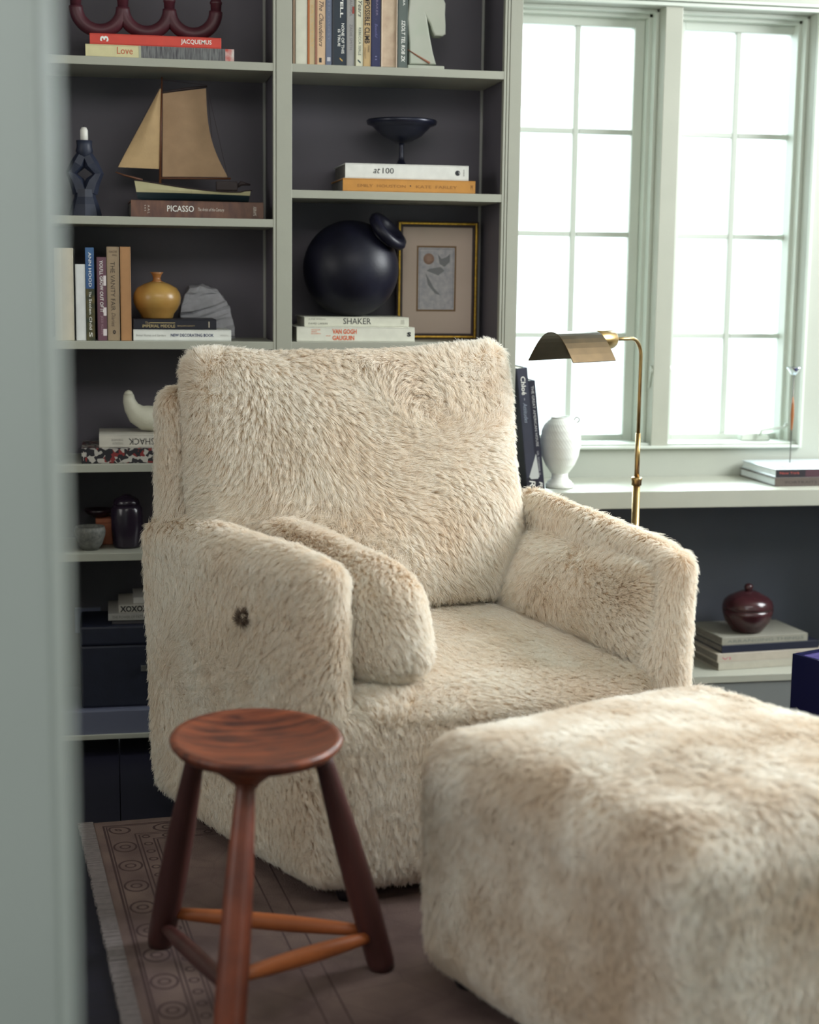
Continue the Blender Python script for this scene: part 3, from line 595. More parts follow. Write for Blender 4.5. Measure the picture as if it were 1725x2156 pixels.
lathe('stem', [(Rt*.075, ht*.51), (Rt*.055, ht*.42), (Rt*.06, ht*.30), (Rt*.06, ht*.22), (Rt*.09, ht*.12)], (c.x, TY, oz2), DM, tz, 24)
lathe('foot', [(Rt*.09, ht*.121), (Rt*.14, ht*.06), (Rt*.26, ht*.02), (Rt*.27, 0), (0.001, 0)], (c.x, TY, oz2), DM, tz, 24)
# ---- third shelf right bay
z = SZ[3]+0.0003
gz = lying('art_book', 'white hardback lettered VAN GOGH GAUGUIN in orange-red', 625, 873, 686, 717, 0.015, z, 0.2, bookm((216, 216, 202)),
  [('VAN GOGH', .30, .505, .53, .86, ink((214, 96, 56)), dict(bold=.03)), ('GAUGUIN', .30, .485, .10, .42, ink((214, 96, 56)), dict(bold=.03)), ('VOGUE\nAND\nSCHIRN', .12, .2, .5, .85, ink((222, 130, 96))), ('AND', .245, .285, .36, .44, ink((222, 130, 96))), ('S', .935, .97, .36, .68, BLACKT, dict(bold=.06))])
gz = lying('art_book', 'white hardback lettered SHAKER lying under the round black vase', 641, 861, 664.5, 685, 0.025, gz, 0.19, bookm((210, 210, 194)),
  [('SHAKER', .37, .635, .28, .90, ink((40, 44, 50))), ('JUNE SPRIGG', .04, .20, .68, .85, ink((130, 130, 120))), ('DAVID LARKIN', .04, .22, .22, .42, ink((100, 100, 96))), ('III', .925, .955, .3, .75, ink((176, 176, 164)))])
sY = 0.115; c = at(739, 560, sY); Rs = (at(839, 560, sY).x-at(640, 560, sY).x)/2
sv = empty('round_vase', (c.x, sY, gz), 'large round blue-black clay vase with a tilted disc mouth', 'vase')
sc = Vector((c.x, sY, gz+Rs*0.985))
bm = bmesh.new(); bmesh.ops.create_uvsphere(bm, u_segments=56, v_segments=36, radius=Rs, matrix=Matrix.Translation(sc))
for vv in bm.verts: vv.co.z = max(vv.co.z, gz)
obj('body', bm, NAVYB, sv, smooth=True)
mp_ = at(806, 496, sY-0.06) ; dirn = (Vector((0.60, -0.38, 0.66))).normalized()
Mo = Matrix.Translation(sc + dirn*(Rs*0.93)) @ dirn.to_track_quat('Z', 'Y').to_matrix().to_4x4()
lathe('neck', [(0.040, -0.010), (0.034, 0.004), (0.035, 0.013)], (0, 0, 0), NAVYB, sv, 32, M=Mo)
lathe('mouth_disc', [(0.030, 0.0125), (0.046, 0.011), (0.056, 0.016), (0.059, 0.026), (0.054, 0.036), (0.040, 0.038), (0.034, 0.032), (0.024, 0.022), (0.001, 0.018)], (0, 0, 0), NAVYB, sv, 40, M=Mo)
# framed picture leaning at the back
fY = 0.195
A0, A1 = at(838, 461, fY), at(1005, 706, fY); fx0, fx1, fz0, fz1 = A0.x, A1.x, z, A0.z-0.004
fr = empty('picture_frame', ((fx0+fx1)/2, fY+0.01, z), 'gilt framed small print in a wide tan mount behind the art books', 'picture')
def border(name, x0, x1, z0, z1, w, y0, y1, m, par, bev=0.001):
    bm = bmesh.new(); add_box(bm, (x0, y0, z0), (x0+w, y1, z1), bev); add_box(bm, (x1-w, y0, z0), (x1, y1, z1), bev)
    add_box(bm, (x0+w, y0, z0), (x1-w, y1, z0+w), bev); add_box(bm, (x0+w, y0, z1-w), (x1-w, y1, z1), bev); return obj(name, bm, m, par)
DBR = mat('dark_frame_wood', (52, 34, 34), 0.5)
border('outer_edge', fx0, fx1, fz0, fz1, 0.003, fY+0.003, fY+0.02, DBR, fr)
border('gilt_moulding', fx0+0.003, fx1-0.003, fz0+0.003, fz1-0.003, 0.006, fY, fY+0.018, GOLD, fr, 0.002)
border('inner_moulding', fx0+0.0092, fx1-0.0092, fz0+0.0092, fz1-0.0092, 0.006, fY+0.004, fY+0.018, DBR, fr)
box('mount', (fx0+0.015, fY+0.012, fz0+0.015), (fx1-0.015, fY+0.016, fz1-0.015), mat('tan_mount', (206, 186, 172), 0.8, var=0.03, vs=10), fr)
a, b = at(880, 517, fY), at(961, 656, fY)
border('mount_band', a.x, b.x, b.z, a.z, 0.0045, fY+0.0105, fY+0.0122, mat('bronze_band', (128, 96, 62), 0.5), fr, 0.0003)
box('print', (a.x+0.0045, fY+0.0113, b.z+0.0045), (b.x-0.0045, fY+0.0125, a.z-0.0045), mat('print_paper', (200, 196, 198), 0.8, rgb2=(172, 170, 178), vs=70), fr)
Mf = Matrix.Translation((0, fY+0.0113, 0))
pr1 = at(905, 545, fY)
lathe('print_sun', [(0.0001, 0), (0.0145, 0), (0.0145, 0.0002), (0.0001, 0.0002)], (0, 0, 0), ink((172, 140, 124)), fr, 24, M=Matrix.Translation((pr1.x, fY+0.0113, pr1.z)) @ Matrix.Rotation(PI/2, 4, 'X'))
g1 = ink((132, 132, 136))
for pl in ([(924, 535), (932, 545), (943, 541), (950, 534), (949, 552), (938, 562), (928, 556)], [(898, 575), (903, 600), (918, 618), (930, 622), (915, 606), (908, 592)], [(900, 570), (906, 566), (930, 562), (938, 570), (925, 580)]):
    prism('print_figure', [((at(x, y, fY).x), (at(x, y, fY).z)) for x, y in pl], 0.0003, Matrix.Translation((0, fY+0.0110, 0)), g1, fr)
bm = bmesh.new()
add_box(bm, (a.x+.0075, fY+0.0111, b.z+.008), (a.x+.0085, fY+0.0113, a.z-.008)); add_box(bm, (b.x-.0085, fY+0.0111, b.z+.008), (b.x-.0075, fY+0.0113, a.z-.008))
add_box(bm, (a.x+.0075, fY+0.0111, a.z-.009), (b.x-.0075, fY+0.0113, a.z-.008)); obj('print_border', bm, ink((120, 122, 140)), fr)
# ------------------------------------------------------------------ on the window ledge
z = BZ+0.0003
def leaning(label, bx, by, tx, ty, w, Y, D, col, texts, patches=()):
    a, t = at(bx, by, Y), at(tx, ty, Y); ang = math.atan2(t.x-a.x, t.z-a.z); L = math.hypot(t.x-a.x, t.z-a.z)
    T = w
    M = Matrix.Translation((a.x, Y, z + max(0, T*math.sin(-ang))*1.0)) @ Matrix.Rotation(ang, 4, 'Y') @ Matrix.Translation((0, 0, L)) @ RY
    return book('art_book', label, M, (a.x+T/2, Y+D/2, z), L, T, D, bookm(col), texts, patches)
sx = (at(1200, 1036, .03).x-at(1100, 1036, .03).x)/100
leaning('tall slate black book lettered Chloé Attitudes leaning against the bookcase side', 1111, 1035, 1088, 779, 22*sx, 0.03, 0.20, (54, 56, 72),
  [('Chloé', .07, .22, .28, .72, WHITE, dict(bold=.012)), ('-', .245, .265, .45, .5, ink((170, 170, 180))), ('Attitudes', .285, .45, .3, .66, ink((150, 160, 176)), dict(shear=.3)), ('R', .925, .975, .25, .8, WHITE, dict(shear=.2, rot=0))], [(.90, 1, 0, 1, bookm((24, 24, 40)))])
cb_ = [o for o in bpy.data.objects if 'Attitudes' in o.get('label', '')][0]
pts = [at(1129, 955, 0.0296), at(1136, 1003, 0.0296), at(1133, 1008, 0.0296), at(1119, 1009, 0.0296), at(1115, 1004, 0.0296)]
bm = bmesh.new(); v = [bm.verts.new(p) for p in pts]; bm.faces.new(v); obj('spine_figure', bm, ink((190, 194, 192)), cb_)
leaning('slim navy book lettered THE GREAT AMERICAN HOUSE beside the tall slate one', 1133, 1034.5, 1112, 804, 14.5*sx, 0.03, 0.19, (26, 26, 46),
  [('THE GREAT AMERICAN HOUSE', .05, .60, .35, .70, ink((190, 190, 190))), ('GIL SCHAFER III', .64, .86, .35, .62, ink((170, 170, 175))), ('R', .925, .97, .3, .75, WHITE, dict(shear=.2))])
# white ribbed urn vase
uY = 0.10; uc = atz(1178, 1026, BZ); uY = uc.y; uz = BZ+0.0004
hu = at(1180, 877, uY).z - uz; Ru = (at(1219, 930, uY).x - at(1137, 930, uY).x)/2
WG = mat('white_glaze', (226, 228, 222), 0.35, var=0.02)
uv = empty('urn_vase', (uc.x, uY, uz), 'white ribbed urn shaped vase with a small ring handle by the window', 'vase')
def swirl(a, zz): return 1 + 0.010*math.sin(a*40 + zz*520)
Mu = None
bm = bmesh.new()
prof = [(Ru*.42, .20), (Ru*.52, .24), (Ru*.72, .32), (Ru*.90, .44), (Ru*.99, .58), (Ru*1.0, .70), (Ru*.93, .82), (Ru*.8, .90), (Ru*.62, .96), (Ru*.52, .985), (Ru*.54, 1.0), (Ru*.48, 1.0), (Ru*.46, .97), (Ru*.6, .9), (Ru*.1, .3)]
fine = []
for (r0, z0), (r1, z1) in zip(prof, prof[1:]):
    for k in range(7): fine.append((r0+(r1-r0)*k/7, (z0+(z1-z0)*k/7)*hu))
fine.append((prof[-1][0], prof[-1][1]*hu))
add_lathe(bm, fine, 176, (uc.x, uY, uz), fn=swirl); obj('body', bm, WG, uv, smooth=True)
lathe('foot', [(0.001, 0), (Ru*.68, 0), (Ru*.70, hu*.02), (Ru*.69, hu*.055), (Ru*.62, hu*.065), (Ru*.60, hu*.085), (Ru*.45, hu*.12), (Ru*.40, hu*.16), (Ru*.42, hu*.205)], (uc.x, uY, uz), WG, uv, 40)
rc = at(1215, 884, uY)
tube('ring_handle', [(rc.x+0.0068*math.cos(t), uY, rc.z+0.0068*math.sin(t)) for t in np.linspace(0, 2*PI, 20)], 0.0022, mat('ring_glaze', (150, 148, 140), 0.5), uv, 8)
tube('handle_stem', [(rc.x, uY, rc.z-0.007), (rc.x-0.001, uY, rc.z-0.018), (rc.x-0.010, uY, rc.z-0.03)], 0.002, WG, uv, 8)
# two books stacked on the right end of the ledge
def lying2(label, c0, L, D, T, z0, yaw, cover, texts=(), patches=(), pages=None):
    M = Matrix.Translation((c0.x, c0.y, z0)) @ Matrix.Rotation(yaw, 4, 'Z')
    book('art_book', label, M, M @ Vector((L/2, D/2, 0)), L, T, D, cover, texts, patches, pages=pages); return z0+T+0.0003
WP = mat('white_page_edges', (218, 224, 226), 0.7, var=0.04, vs=80)
c0 = atz(1630, 1024, BZ); c0.y = 0.055; s_ = 800
b1 = lying2('thick brown-spined book with white page edges lying on the window ledge', c0, 0.30, 0.235, 0.0235, z, 0.02, bookm((86, 76, 70)), [('PORTRAITS OF HOUSES', .10, .75, .3, .62, ink((58, 50, 48)))], pages=WP)
c1 = Vector((c0.x+0.004, 0.062, 0))
b2 = lying2('glossy white topped book with dark red spine lying on the brown-spined one', c1, 0.29, 0.225, 0.0215, b1, 0.02, mat('gloss_white_board', (206, 218, 224), 0.2), [('New York', .04, .24, .4, .7, ink((170, 70, 60))), ('The New Home', .5, .95, .4, .7, ink((150, 60, 60)))], [(0, .30, .03, .97, ink((26, 18, 26))), (.30, 1, .03, .97, ink((66, 36, 46)))], pages=WP)
# slim candle stand on the books
kY = 0.14; kb = at(1664, 965, kY); kx = kb.x
ks = empty('candle_stand', (kx, kY, b2), 'slender metal candle stand with wooden grip and silver cup by the window', 'candle holder')
SV = mat('polished_silver', (205, 212, 218), 0.15, 1.0)
zk = lambda py: at(1668, py, kY).z
lathe('base', [(0.001, 0), (0.036, 0), (0.036, 0.002), (0.02, 0.004), (0.004, 0.008), (0.001, 0.008)], (kx, kY, b2), mat('white_enamel', (236, 240, 240), 0.3), ks, 32)
tube('stem', [(kx, kY, b2+0.006), (kx, kY, zk(788))], 0.0017, mat('dark_steel', (96, 92, 86), 0.35, 0.8), ks, 10)
hz0, hz1 = zk(906), zk(836)
lathe('wooden_grip', [(0.0018, hz0), (0.003, hz0+0.005), (0.0052, hz0+(hz1-hz0)*.45), (0.004, hz0+(hz1-hz0)*.75), (0.0018, hz1)], (kx, kY, 0), mat('oiled_teak', (150, 92, 50), 0.45), ks, 16)
lathe('cup', [(0.001, zk(789)), (0.008, zk(789)), (0.010, zk(787)), (0.022, zk(775)), (0.0225, zk(773)), (0.011, zk(779)), (0.010, zk(783)), (0.001, zk(783))], (kx, kY, 0), SV, ks, 8)
# ------------------------------------------------------------------ lower cubby: stack with lidded pot
z = 0.1483
c0 = atz(1513, 1412, z)
yw = math.radians(9)
ST = [('pale grey-green', 'bottom book of the stack under the window ledge, cream spined', 0.0, 0.0, .30, .24, .0215, (170, 166, 152), ()),
      ('', 'thin cream and tan book second from the bottom of the low stack', -.004, 0.0, .33, .24, .0235, (172, 164, 150), [('VI', .04, .12, .3, .62, ink((180, 90, 110))), ('ELEMENTS', .74, .96, .35, .7, ink((190, 84, 120)))]),
      ('', 'dark navy book third from the bottom of the low stack', .012, .01, .30, .23, .021, (24, 28, 46), ()),
      ('', 'grey cloth book lettered ARRANGING THINGS, topmost of the low stack', .012, .012, .265, .22, .0215, (142, 140, 128), [('ARRANGING THINGS', .06, .95, .3, .68, ink((104, 108, 104)))])]
zz = z
for _, lb, dx, dy, L, D, T, colr, tx in ST:
    zz = lying2(lb, Vector((c0.x+dx, c0.y+dy, 0)), L, D, T, zz, yw*0.6, bookm(colr), tx, pages=DARKPG)
pY = 0.14; pc = at(1574, 1300, pY); Rp = (at(1624, 1270, pY).x-at(1524, 1270, pY).x)/2; hp = at(1574, 1228, pY).z - zz
pt = empty('lidded_pot', (pc.x, pY, zz), 'dark brown lidded wooden pot with round knob on the low stack of books', 'pot')
LQ = mat('dark_brown_lacquer', (58, 30, 34), 0.2, var=0.2, vs=20)
fl_ = lambda a, zz: 1 + 0.02*abs(math.sin(a*4))
lathe('body', [(0.001, 0), (Rp*.55, 0), (Rp*.62, hp*.04), (Rp*.88, hp*.22), (Rp*.98, hp*.38), (Rp, hp*.48)], (pc.x, pY, zz), LQ, pt)
lathe('lid', [(Rp, hp*.482), (Rp*1.0, hp*.54), (Rp*.94, hp*.64), (Rp*.78, hp*.72), (Rp*.58, hp*.77), (Rp*.3, hp*.84), (Rp*.1, hp*.845)], (pc.x, pY, zz), LQ, pt)
lathe('knob', [(Rp*.12, hp*.84), (Rp*.16, hp*.88), (Rp*.18, hp*.93), (Rp*.13, hp*.98), (0.001, hp)], (pc.x, pY, zz), LQ, pt, 20)
# navy lacquer table at the right edge
TYY = -0.36; a = at(1669, 1376, TYY); 
nv = empty('side_table', (a.x+0.25, TYY-0.1, 0), 'glossy navy lacquer cube table at the right edge behind the ottoman', 'table')
NL = mat('navy_lacquer', (22, 24, 56), 0.12); 
Mt = Matrix.Translation((a.x, TYY, 0)) @ Matrix.Rotation(math.radians(23.8), 4, 'Z')
bm = bmesh.new(); t_ = 0.010; ZT = a.z
for q_ in (((0, -.38, .0085), (t_, 0, ZT)), ((.38-t_, -.38, .0085), (.38, 0, ZT)), ((t_, -t_, .0085), (.38-t_, 0, ZT)), ((t_, -.38, .0085), (.38-t_, -.38+t_, ZT))): add_box(bm, q_[0], q_[1], 0.001)
obj('sides', bm, NL, nv, M=Mt)
box('top', (t_+.0005, -.38+t_+.0005, ZT-0.02), (.38-t_-.0005, -t_-.0005, ZT-0.006), mat('violet_sheen_lacquer', (84, 76, 128), 0.1), nv, M=Mt)  # violet reflection is put into the colour of the navy top
# ------------------------------------------------------------------ brass floor lamp
LYY = -0.14; lp = at(1338, 1095, LYY); lx = lp.x
lm = empty('floor_lamp', (lx, LYY, 0), 'brass pharmacy floor lamp with half-cylinder shade behind the armchair', 'lamp')
zl = lambda py: at(1342, py, LYY).z
lathe('base', [(0.001, 0.0085), (0.11, 0.0085), (0.112, 0.012), (0.108, 0.022), (0.03, 0.028), (0.014, 0.04), (0.001, 0.04)], (lx, LYY, 0), BRASS, lm, 48)
tube('lower_pole', [(lx, LYY, 0.03), (lx, LYY, zl(1015))], 0.0098, BRASS, lm, 20)
lathe('collar', [(0.0099, 0), (0.0128, 0.001), (0.0128, 0.012), (0.0138, 0.014), (0.0138, 0.02), (0.010, 0.022), (0.006, 0.022)], (lx, LYY, zl(1022)), BRASS, lm, 24)
tube('middle_pole', [(lx, LYY, zl(1016)), (lx, LYY, zl(912))], 0.0064, BRASS, lm, 16)
bend = []
zt2, rb = at(1342, 712, LYY).z, 0.045
sd = Vector((-0.80, -0.60, 0)).normalized()
for t in np.linspace(0, PI/2, 9): bend.append(Vector((lx, LYY, zt2-rb)) + sd*(rb*(1-math.cos(t))) + Vector((0, 0, rb*math.sin(t))))
endp = Vector((lx, LYY, zt2)) + sd*0.122
tube('upper_pole', [(lx, LYY, zl(913))] + bend + [endp], 0.0047, BRASS, lm, 14)
Ms = Matrix.Translation(endp) @ sd.to_track_quat('Z', 'Y').to_matrix().to_4x4()
lathe('swivel', [(0.001, -0.004), (0.006, -0.003), (0.006, 0.006), (0.004, 0.008)], (0, 0, 0), BRASS, lm, 14, M=Ms)
lathe('socket', [(0.004, 0.006), (0.021, 0.007), (0.023, 0.012), (0.023, 0.072), (0.020, 0.076), (0.001, 0.076)], (0, 0, 0), BRASS, lm, 28, M=Ms)
s0 = endp + sd*0.080; ln = 0.17; wd = Vector((-sd.y, sd.x, 0))
wd = Vector((0.60, -0.80, 0))
bm = bmesh.new(); g = []
n = 18; hw, hs_ = 0.066, 0.068
prof = [(math.sin(t)*hw*(1.0 if abs(t) > 1.2 else 1), math.cos(t)) for t in np.linspace(-PI/2, PI/2, n)]
for s in (0, 1):
    gg = []
    for e in (0, 1):
        row = []
        for i, t in enumerate(np.linspace(-1, 1, n)):
            w_ = hw*t*(0.88+0.12*abs(t)**3); h_ = hs_*(1-abs(t)**2.3)
            w_ *= (1-0.02*s); h_ -= 0.0015*s
            row.append(bm.verts.new(s0 + sd*(ln*e) + wd*w_ + Vector((0, 0, h_-0.046))))
        gg.append(row)
    g.append(gg)
for s in (0, 1):
    for i in range(n-1): bm.faces.new((g[s][0][i], g[s][0][i+1], g[s][1][i+1], g[s][1][i]))
for e in (0, 1):
    for i in range(n-1): bm.faces.new((g[0][e][i], g[0][e][i+1], g[1][e][i+1], g[1][e][i]))
for i in (0, n-1): bm.faces.new((g[0][0][i], g[0][1][i], g[1][1][i], g[1][0][i]))
for i in range(n-1):
    pass
bm.faces.new([g[1][0][i] for i in range(n)])
shd = obj('shade', bm, mat('shade_brass', (74, 60, 40), 0.36, 1.0, var=0.12, vs=30), lm, smooth=False)
# ------------------------------------------------------------------ rug
rc_ = atz(186, 1737, 0.004); rd = (atz(285, 2156, 0.004) - rc_).normalized(); rn = Vector((-rd.y, rd.x, 0))
ang = math.atan2(rn.y, rn.x)
RG = bpy.data.materials.new('faded_rug'); RG.use_nodes = True; nt = RG.node_tree; N = nt.nodes; Lk = nt.links; b_ = N['Principled BSDF']; b_.inputs['Roughness'].default_value = 0.95; b_.inputs['Specular IOR Level'].default_value = .1
tc = N.new('ShaderNodeTexCoord'); sp = N.new('ShaderNodeSeparateXYZ'); Lk.new(tc.outputs['Object'], sp.inputs[0])
def mth(op, a, b=None, c=None):
    n = N.new('ShaderNodeMath'); n.operation = op
    for i, v in enumerate((a, b, c)):
        if v is None: continue
        if isinstance(v, (int, float)): n.inputs[i].default_value = v
        else: Lk.new(v, n.inputs[i])
    return n.outputs[0]
X, Yc = sp.outputs[0], mth('MULTIPLY', sp.outputs[1], -1)
e = mth('MINIMUM', X, Yc)                                  # distance from the nearer edge
def band(c, w): return mth('LESS_THAN', mth('ABSOLUTE', mth('SUBTRACT', e, c)), w)
lines = band(.030, .0022)
for c in (.036, .092, .100, .128, .135, .30, .34): lines = mth('MAXIMUM', lines, band(c, .0016))
along = mth('MAXIMUM', X, Yc)
def ringp(per, cen, r, wdt, sq=1.0):
    u = mth('SUBTRACT', mth('FRACT', mth('DIVIDE', along, per)), .5); u = mth('MULTIPLY', u, per*sq)
    v = mth('SUBTRACT', e, cen); d = mth('SQRT', mth('ADD', mth('MULTIPLY', u, u), mth('MULTIPLY', v, v)))
    return mth('LESS_THAN', mth('ABSOLUTE', mth('SUBTRACT', d, r)), wdt)
lines = mth('MAXIMUM', lines, ringp(.11, .064, .023, .0022, .8)); lines = mth('MAXIMUM', lines, ringp(.11, .064, .010, .002)); lines = mth('MAXIMUM', lines, ringp(.045, .114, .008, .002))
ins = mth('GREATER_THAN', e, .14)
n1 = N.new('ShaderNodeTexNoise'); n1.inputs['Scale'].default_value = 9; n1.inputs['Detail'].default_value = 8; Lk.new(tc.outputs['Object'], n1.inputs['Vector'])
vr = N.new('ShaderNodeTexVoronoi'); vr.feature = 'DISTANCE_TO_EDGE'; vr.inputs['Scale'].default_value = 9; Lk.new(tc.outputs['Object'], vr.inputs['Vector'])
fld = mth('MULTIPLY', mth('LESS_THAN', vr.outputs['Distance'], .025), mth('MULTIPLY', ins, .10))
lines = mth('MAXIMUM', mth('MULTIPLY', lines, mth('ADD', .45, mth('MULTIPLY', n1.outputs[0], .5))), fld)
r0 = N.new('ShaderNodeValToRGB'); r0.color_ramp.elements[0].position = .3; r0.color_ramp.elements[0].color = lin((96, 80, 78)); r0.color_ramp.elements[1].position = .7; r0.color_ramp.elements[1].color = lin((124, 106, 100)); Lk.new(n1.outputs[0], r0.inputs[0])
mxx = N.new('ShaderNodeMix'); mxx.data_type = 'RGBA'; Lk.new(lines, mxx.inputs[0]); Lk.new(r0.outputs[0], mxx.inputs[6]); mxx.inputs[7].default_value = lin((52, 38, 44)); Lk.new(mxx.outputs[2], b_.inputs['Base Color'])
n2 = N.new('ShaderNodeTexNoise'); n2.inputs['Scale'].default_value = 350; Lk.new(tc.outputs['Object'], n2.inputs['Vector']); bp = N.new('ShaderNodeBump'); bp.inputs['Strength'].default_value = .5; bp.inputs['Distance'].default_value = .003; Lk.new(n2.outputs[0], bp.inputs['Height']); Lk.new(bp.outputs[0], b_.inputs['Normal'])
rug = empty('rug', (rc_.x, rc_.y, 0.0), 'faded mauve-beige patterned rug with bound edge under the armchair', 'rug'); rug.rotation_euler = (0, 0, ang)
def rugpart(name, bm, m):
    bmesh.ops.recalc_face_normals(bm, faces=bm.faces); me = bpy.data.meshes.new(name); bm.to_mesh(me); bm.free(); me.materials.append(m)
    o = bpy.data.objects.new(name, me); COL.objects.link(o); o.parent = rug; return o
bm = bmesh.new(); add_box(bm, (0, -1.9, 0.0005), (1.9, 0, 0.008), 0.002); rugpart('pile', bm, RG)
bm = bmesh.new(); rr_ = random.Random(2)
for i in range(300):
    y = -i*0.0062 - 0.002
    add_box(bm, (-0.019-rr_.random()*0.004, y-0.0024, 0.001), (0.010, y+0.0024, 0.0092+rr_.random()*0.001), 0.0)
tag(rugpart('bound_edge', bm, mat('rug_binding', (124, 116, 116), 0.95, var=.1, vs=80)), kind='stuff')
# ------------------------------------------------------------------ three-legged stool
WN = bpy.data.materials.new('walnut'); WN.use_nodes = True; nt = WN.node_tree; N = nt.nodes; Lk = nt.links; b_ = N['Principled BSDF']; b_.inputs['Roughness'].default_value = 0.38
tc = N.new('ShaderNodeTexCoord'); mp = N.new('ShaderNodeMapping'); mp.inputs['Scale'].default_value = (3, 22, 3); Lk.new(tc.outputs['Object'], mp.inputs[0])
n1 = N.new('ShaderNodeTexNoise'); n1.inputs['Scale'].default_value = 3; n1.inputs['Detail'].default_value = 6; n1.inputs['Distortion'].default_value = .6; Lk.new(mp.outputs[0], n1.inputs['Vector'])
n3 = N.new('ShaderNodeTexNoise'); n3.inputs['Scale'].default_value = 14; n3.inputs['Detail'].default_value = 3; Lk.new(tc.outputs['Object'], n3.inputs['Vector'])
ad = N.new('ShaderNodeMath'); ad.operation = 'MULTIPLY_ADD'; Lk.new(n1.outputs[0], ad.inputs[0]); ad.inputs[1].default_value = .6; ad.inputs[2].default_value = 0.0
ad2 = N.new('ShaderNodeMath'); ad2.operation = 'MULTIPLY_ADD'; Lk.new(n3.outputs[0], ad2.inputs[0]); ad2.inputs[1].default_value = .45; Lk.new(ad.outputs[0], ad2.inputs[2])
rp = N.new('ShaderNodeValToRGB'); rp.color_ramp.elements[0].position = .38; rp.color_ramp.elements[0].color = lin((64, 34, 31)); rp.color_ramp.elements[1].position = .66; rp.color_ramp.elements[1].color = lin((136, 72, 48)); Lk.new(ad2.outputs[0], rp.inputs[0]); Lk.new(rp.outputs[0], b_.inputs['Base Color'])
LEG = mat('shaded_walnut', (74, 42, 40), 0.4, var=.15, vs=20, stretch=(1, 1, .2))  # stool walnut with the shade put into its colour
LEG2 = mat('lit_red_walnut', (132, 68, 48), 0.4, rgb2=(96, 50, 40), vs=14)  # same walnut, with the light on the front leg put into the colour
STR = mat('lit_orange_walnut', (170, 96, 54), 0.45, var=.1, vs=20)  # same walnut again, stretchers coloured orange as lit
scx, scy, sh = 0.229, -1.40, 0.452
stl = empty('three_legged_stool', (scx, scy, 0), 'low three-legged walnut stool with dished round seat in front of the armchair', 'stool')
SR = 0.1425
tilt = Matrix.Rotation(0.0, 4, 'X')
lathe('seat', [(0.001, -0.030), (SR*.45, -0.029), (SR*.80, -0.022), (SR*.93, -0.014), (SR*.99, -0.004), (SR, 0.002), (SR*.975, 0.007), (SR*.9, 0.004), (SR*.7, -0.006), (SR*.4, -0.012), (0.001, -0.014)], (scx, scy, sh), WN, stl, 56, M=Matrix.Diagonal((1, 1.17, 1, 1)))
feet = [Vector((0.452, -1.325, 0.0)), Vector((0.105, -1.175, 0.0)), Vector((0.135, -1.63, 0.0))]
feet = [Vector((atz(806, 2038, 0.009).x, atz(806, 2038, 0.009).y, 0.0085)), Vector((atz(337, 1988, 0.009).x, atz(337, 1988, 0.009).y, 0.0085)), Vector((0.158, -1.66, 0.0085))]
tops = [Vector((at(672, 1612, -1.37).x, -1.37, sh-0.02)), Vector((at(418, 1620, -1.34).x, -1.34, sh-0.02)), Vector((at(520, 1640, -1.475).x, -1.475, sh-0.026))]
for k, (f_, t_) in enumerate(zip(feet, tops)):
    P_ = [f_, f_.lerp(t_, .04), f_.lerp(t_, .3), f_.lerp(t_, .6), f_.lerp(t_, .9), t_]
    tube('leg', P_, [0.0215, 0.0245, 0.0255, 0.023, 0.0165, 0.015], LEG2 if k == 2 else LEG, stl, 16, label='front leg coloured redder, as if lit' if k == 2 else None)
tt = tops[2]
lathe('leg_boss', [(0.017, -0.038), (0.022, -0.030), (0.045, -0.012), (0.058, 0.0)], (tt.x, tt.y+0.004, sh-0.020), WN, stl, 24)
for (i, fi), (j, fj), nm in (((1, .17), (0, .17), 0), ((2, .30), (0, .15), 1), ((1, .10), (2, .26), 2)):
    a, b = feet[i].lerp(tops[i], fi), feet[j].lerp(tops[j], fj)
    P_ = [a.lerp(b, t) for t in np.linspace(0.03, .97, 9)]
    tube('stretcher', P_, [0.0085+0.0065*math.sin(PI*t)**0.8 for t in np.linspace(0.03, .97, 9)], LEG if nm == 2 else STR, stl, 14)
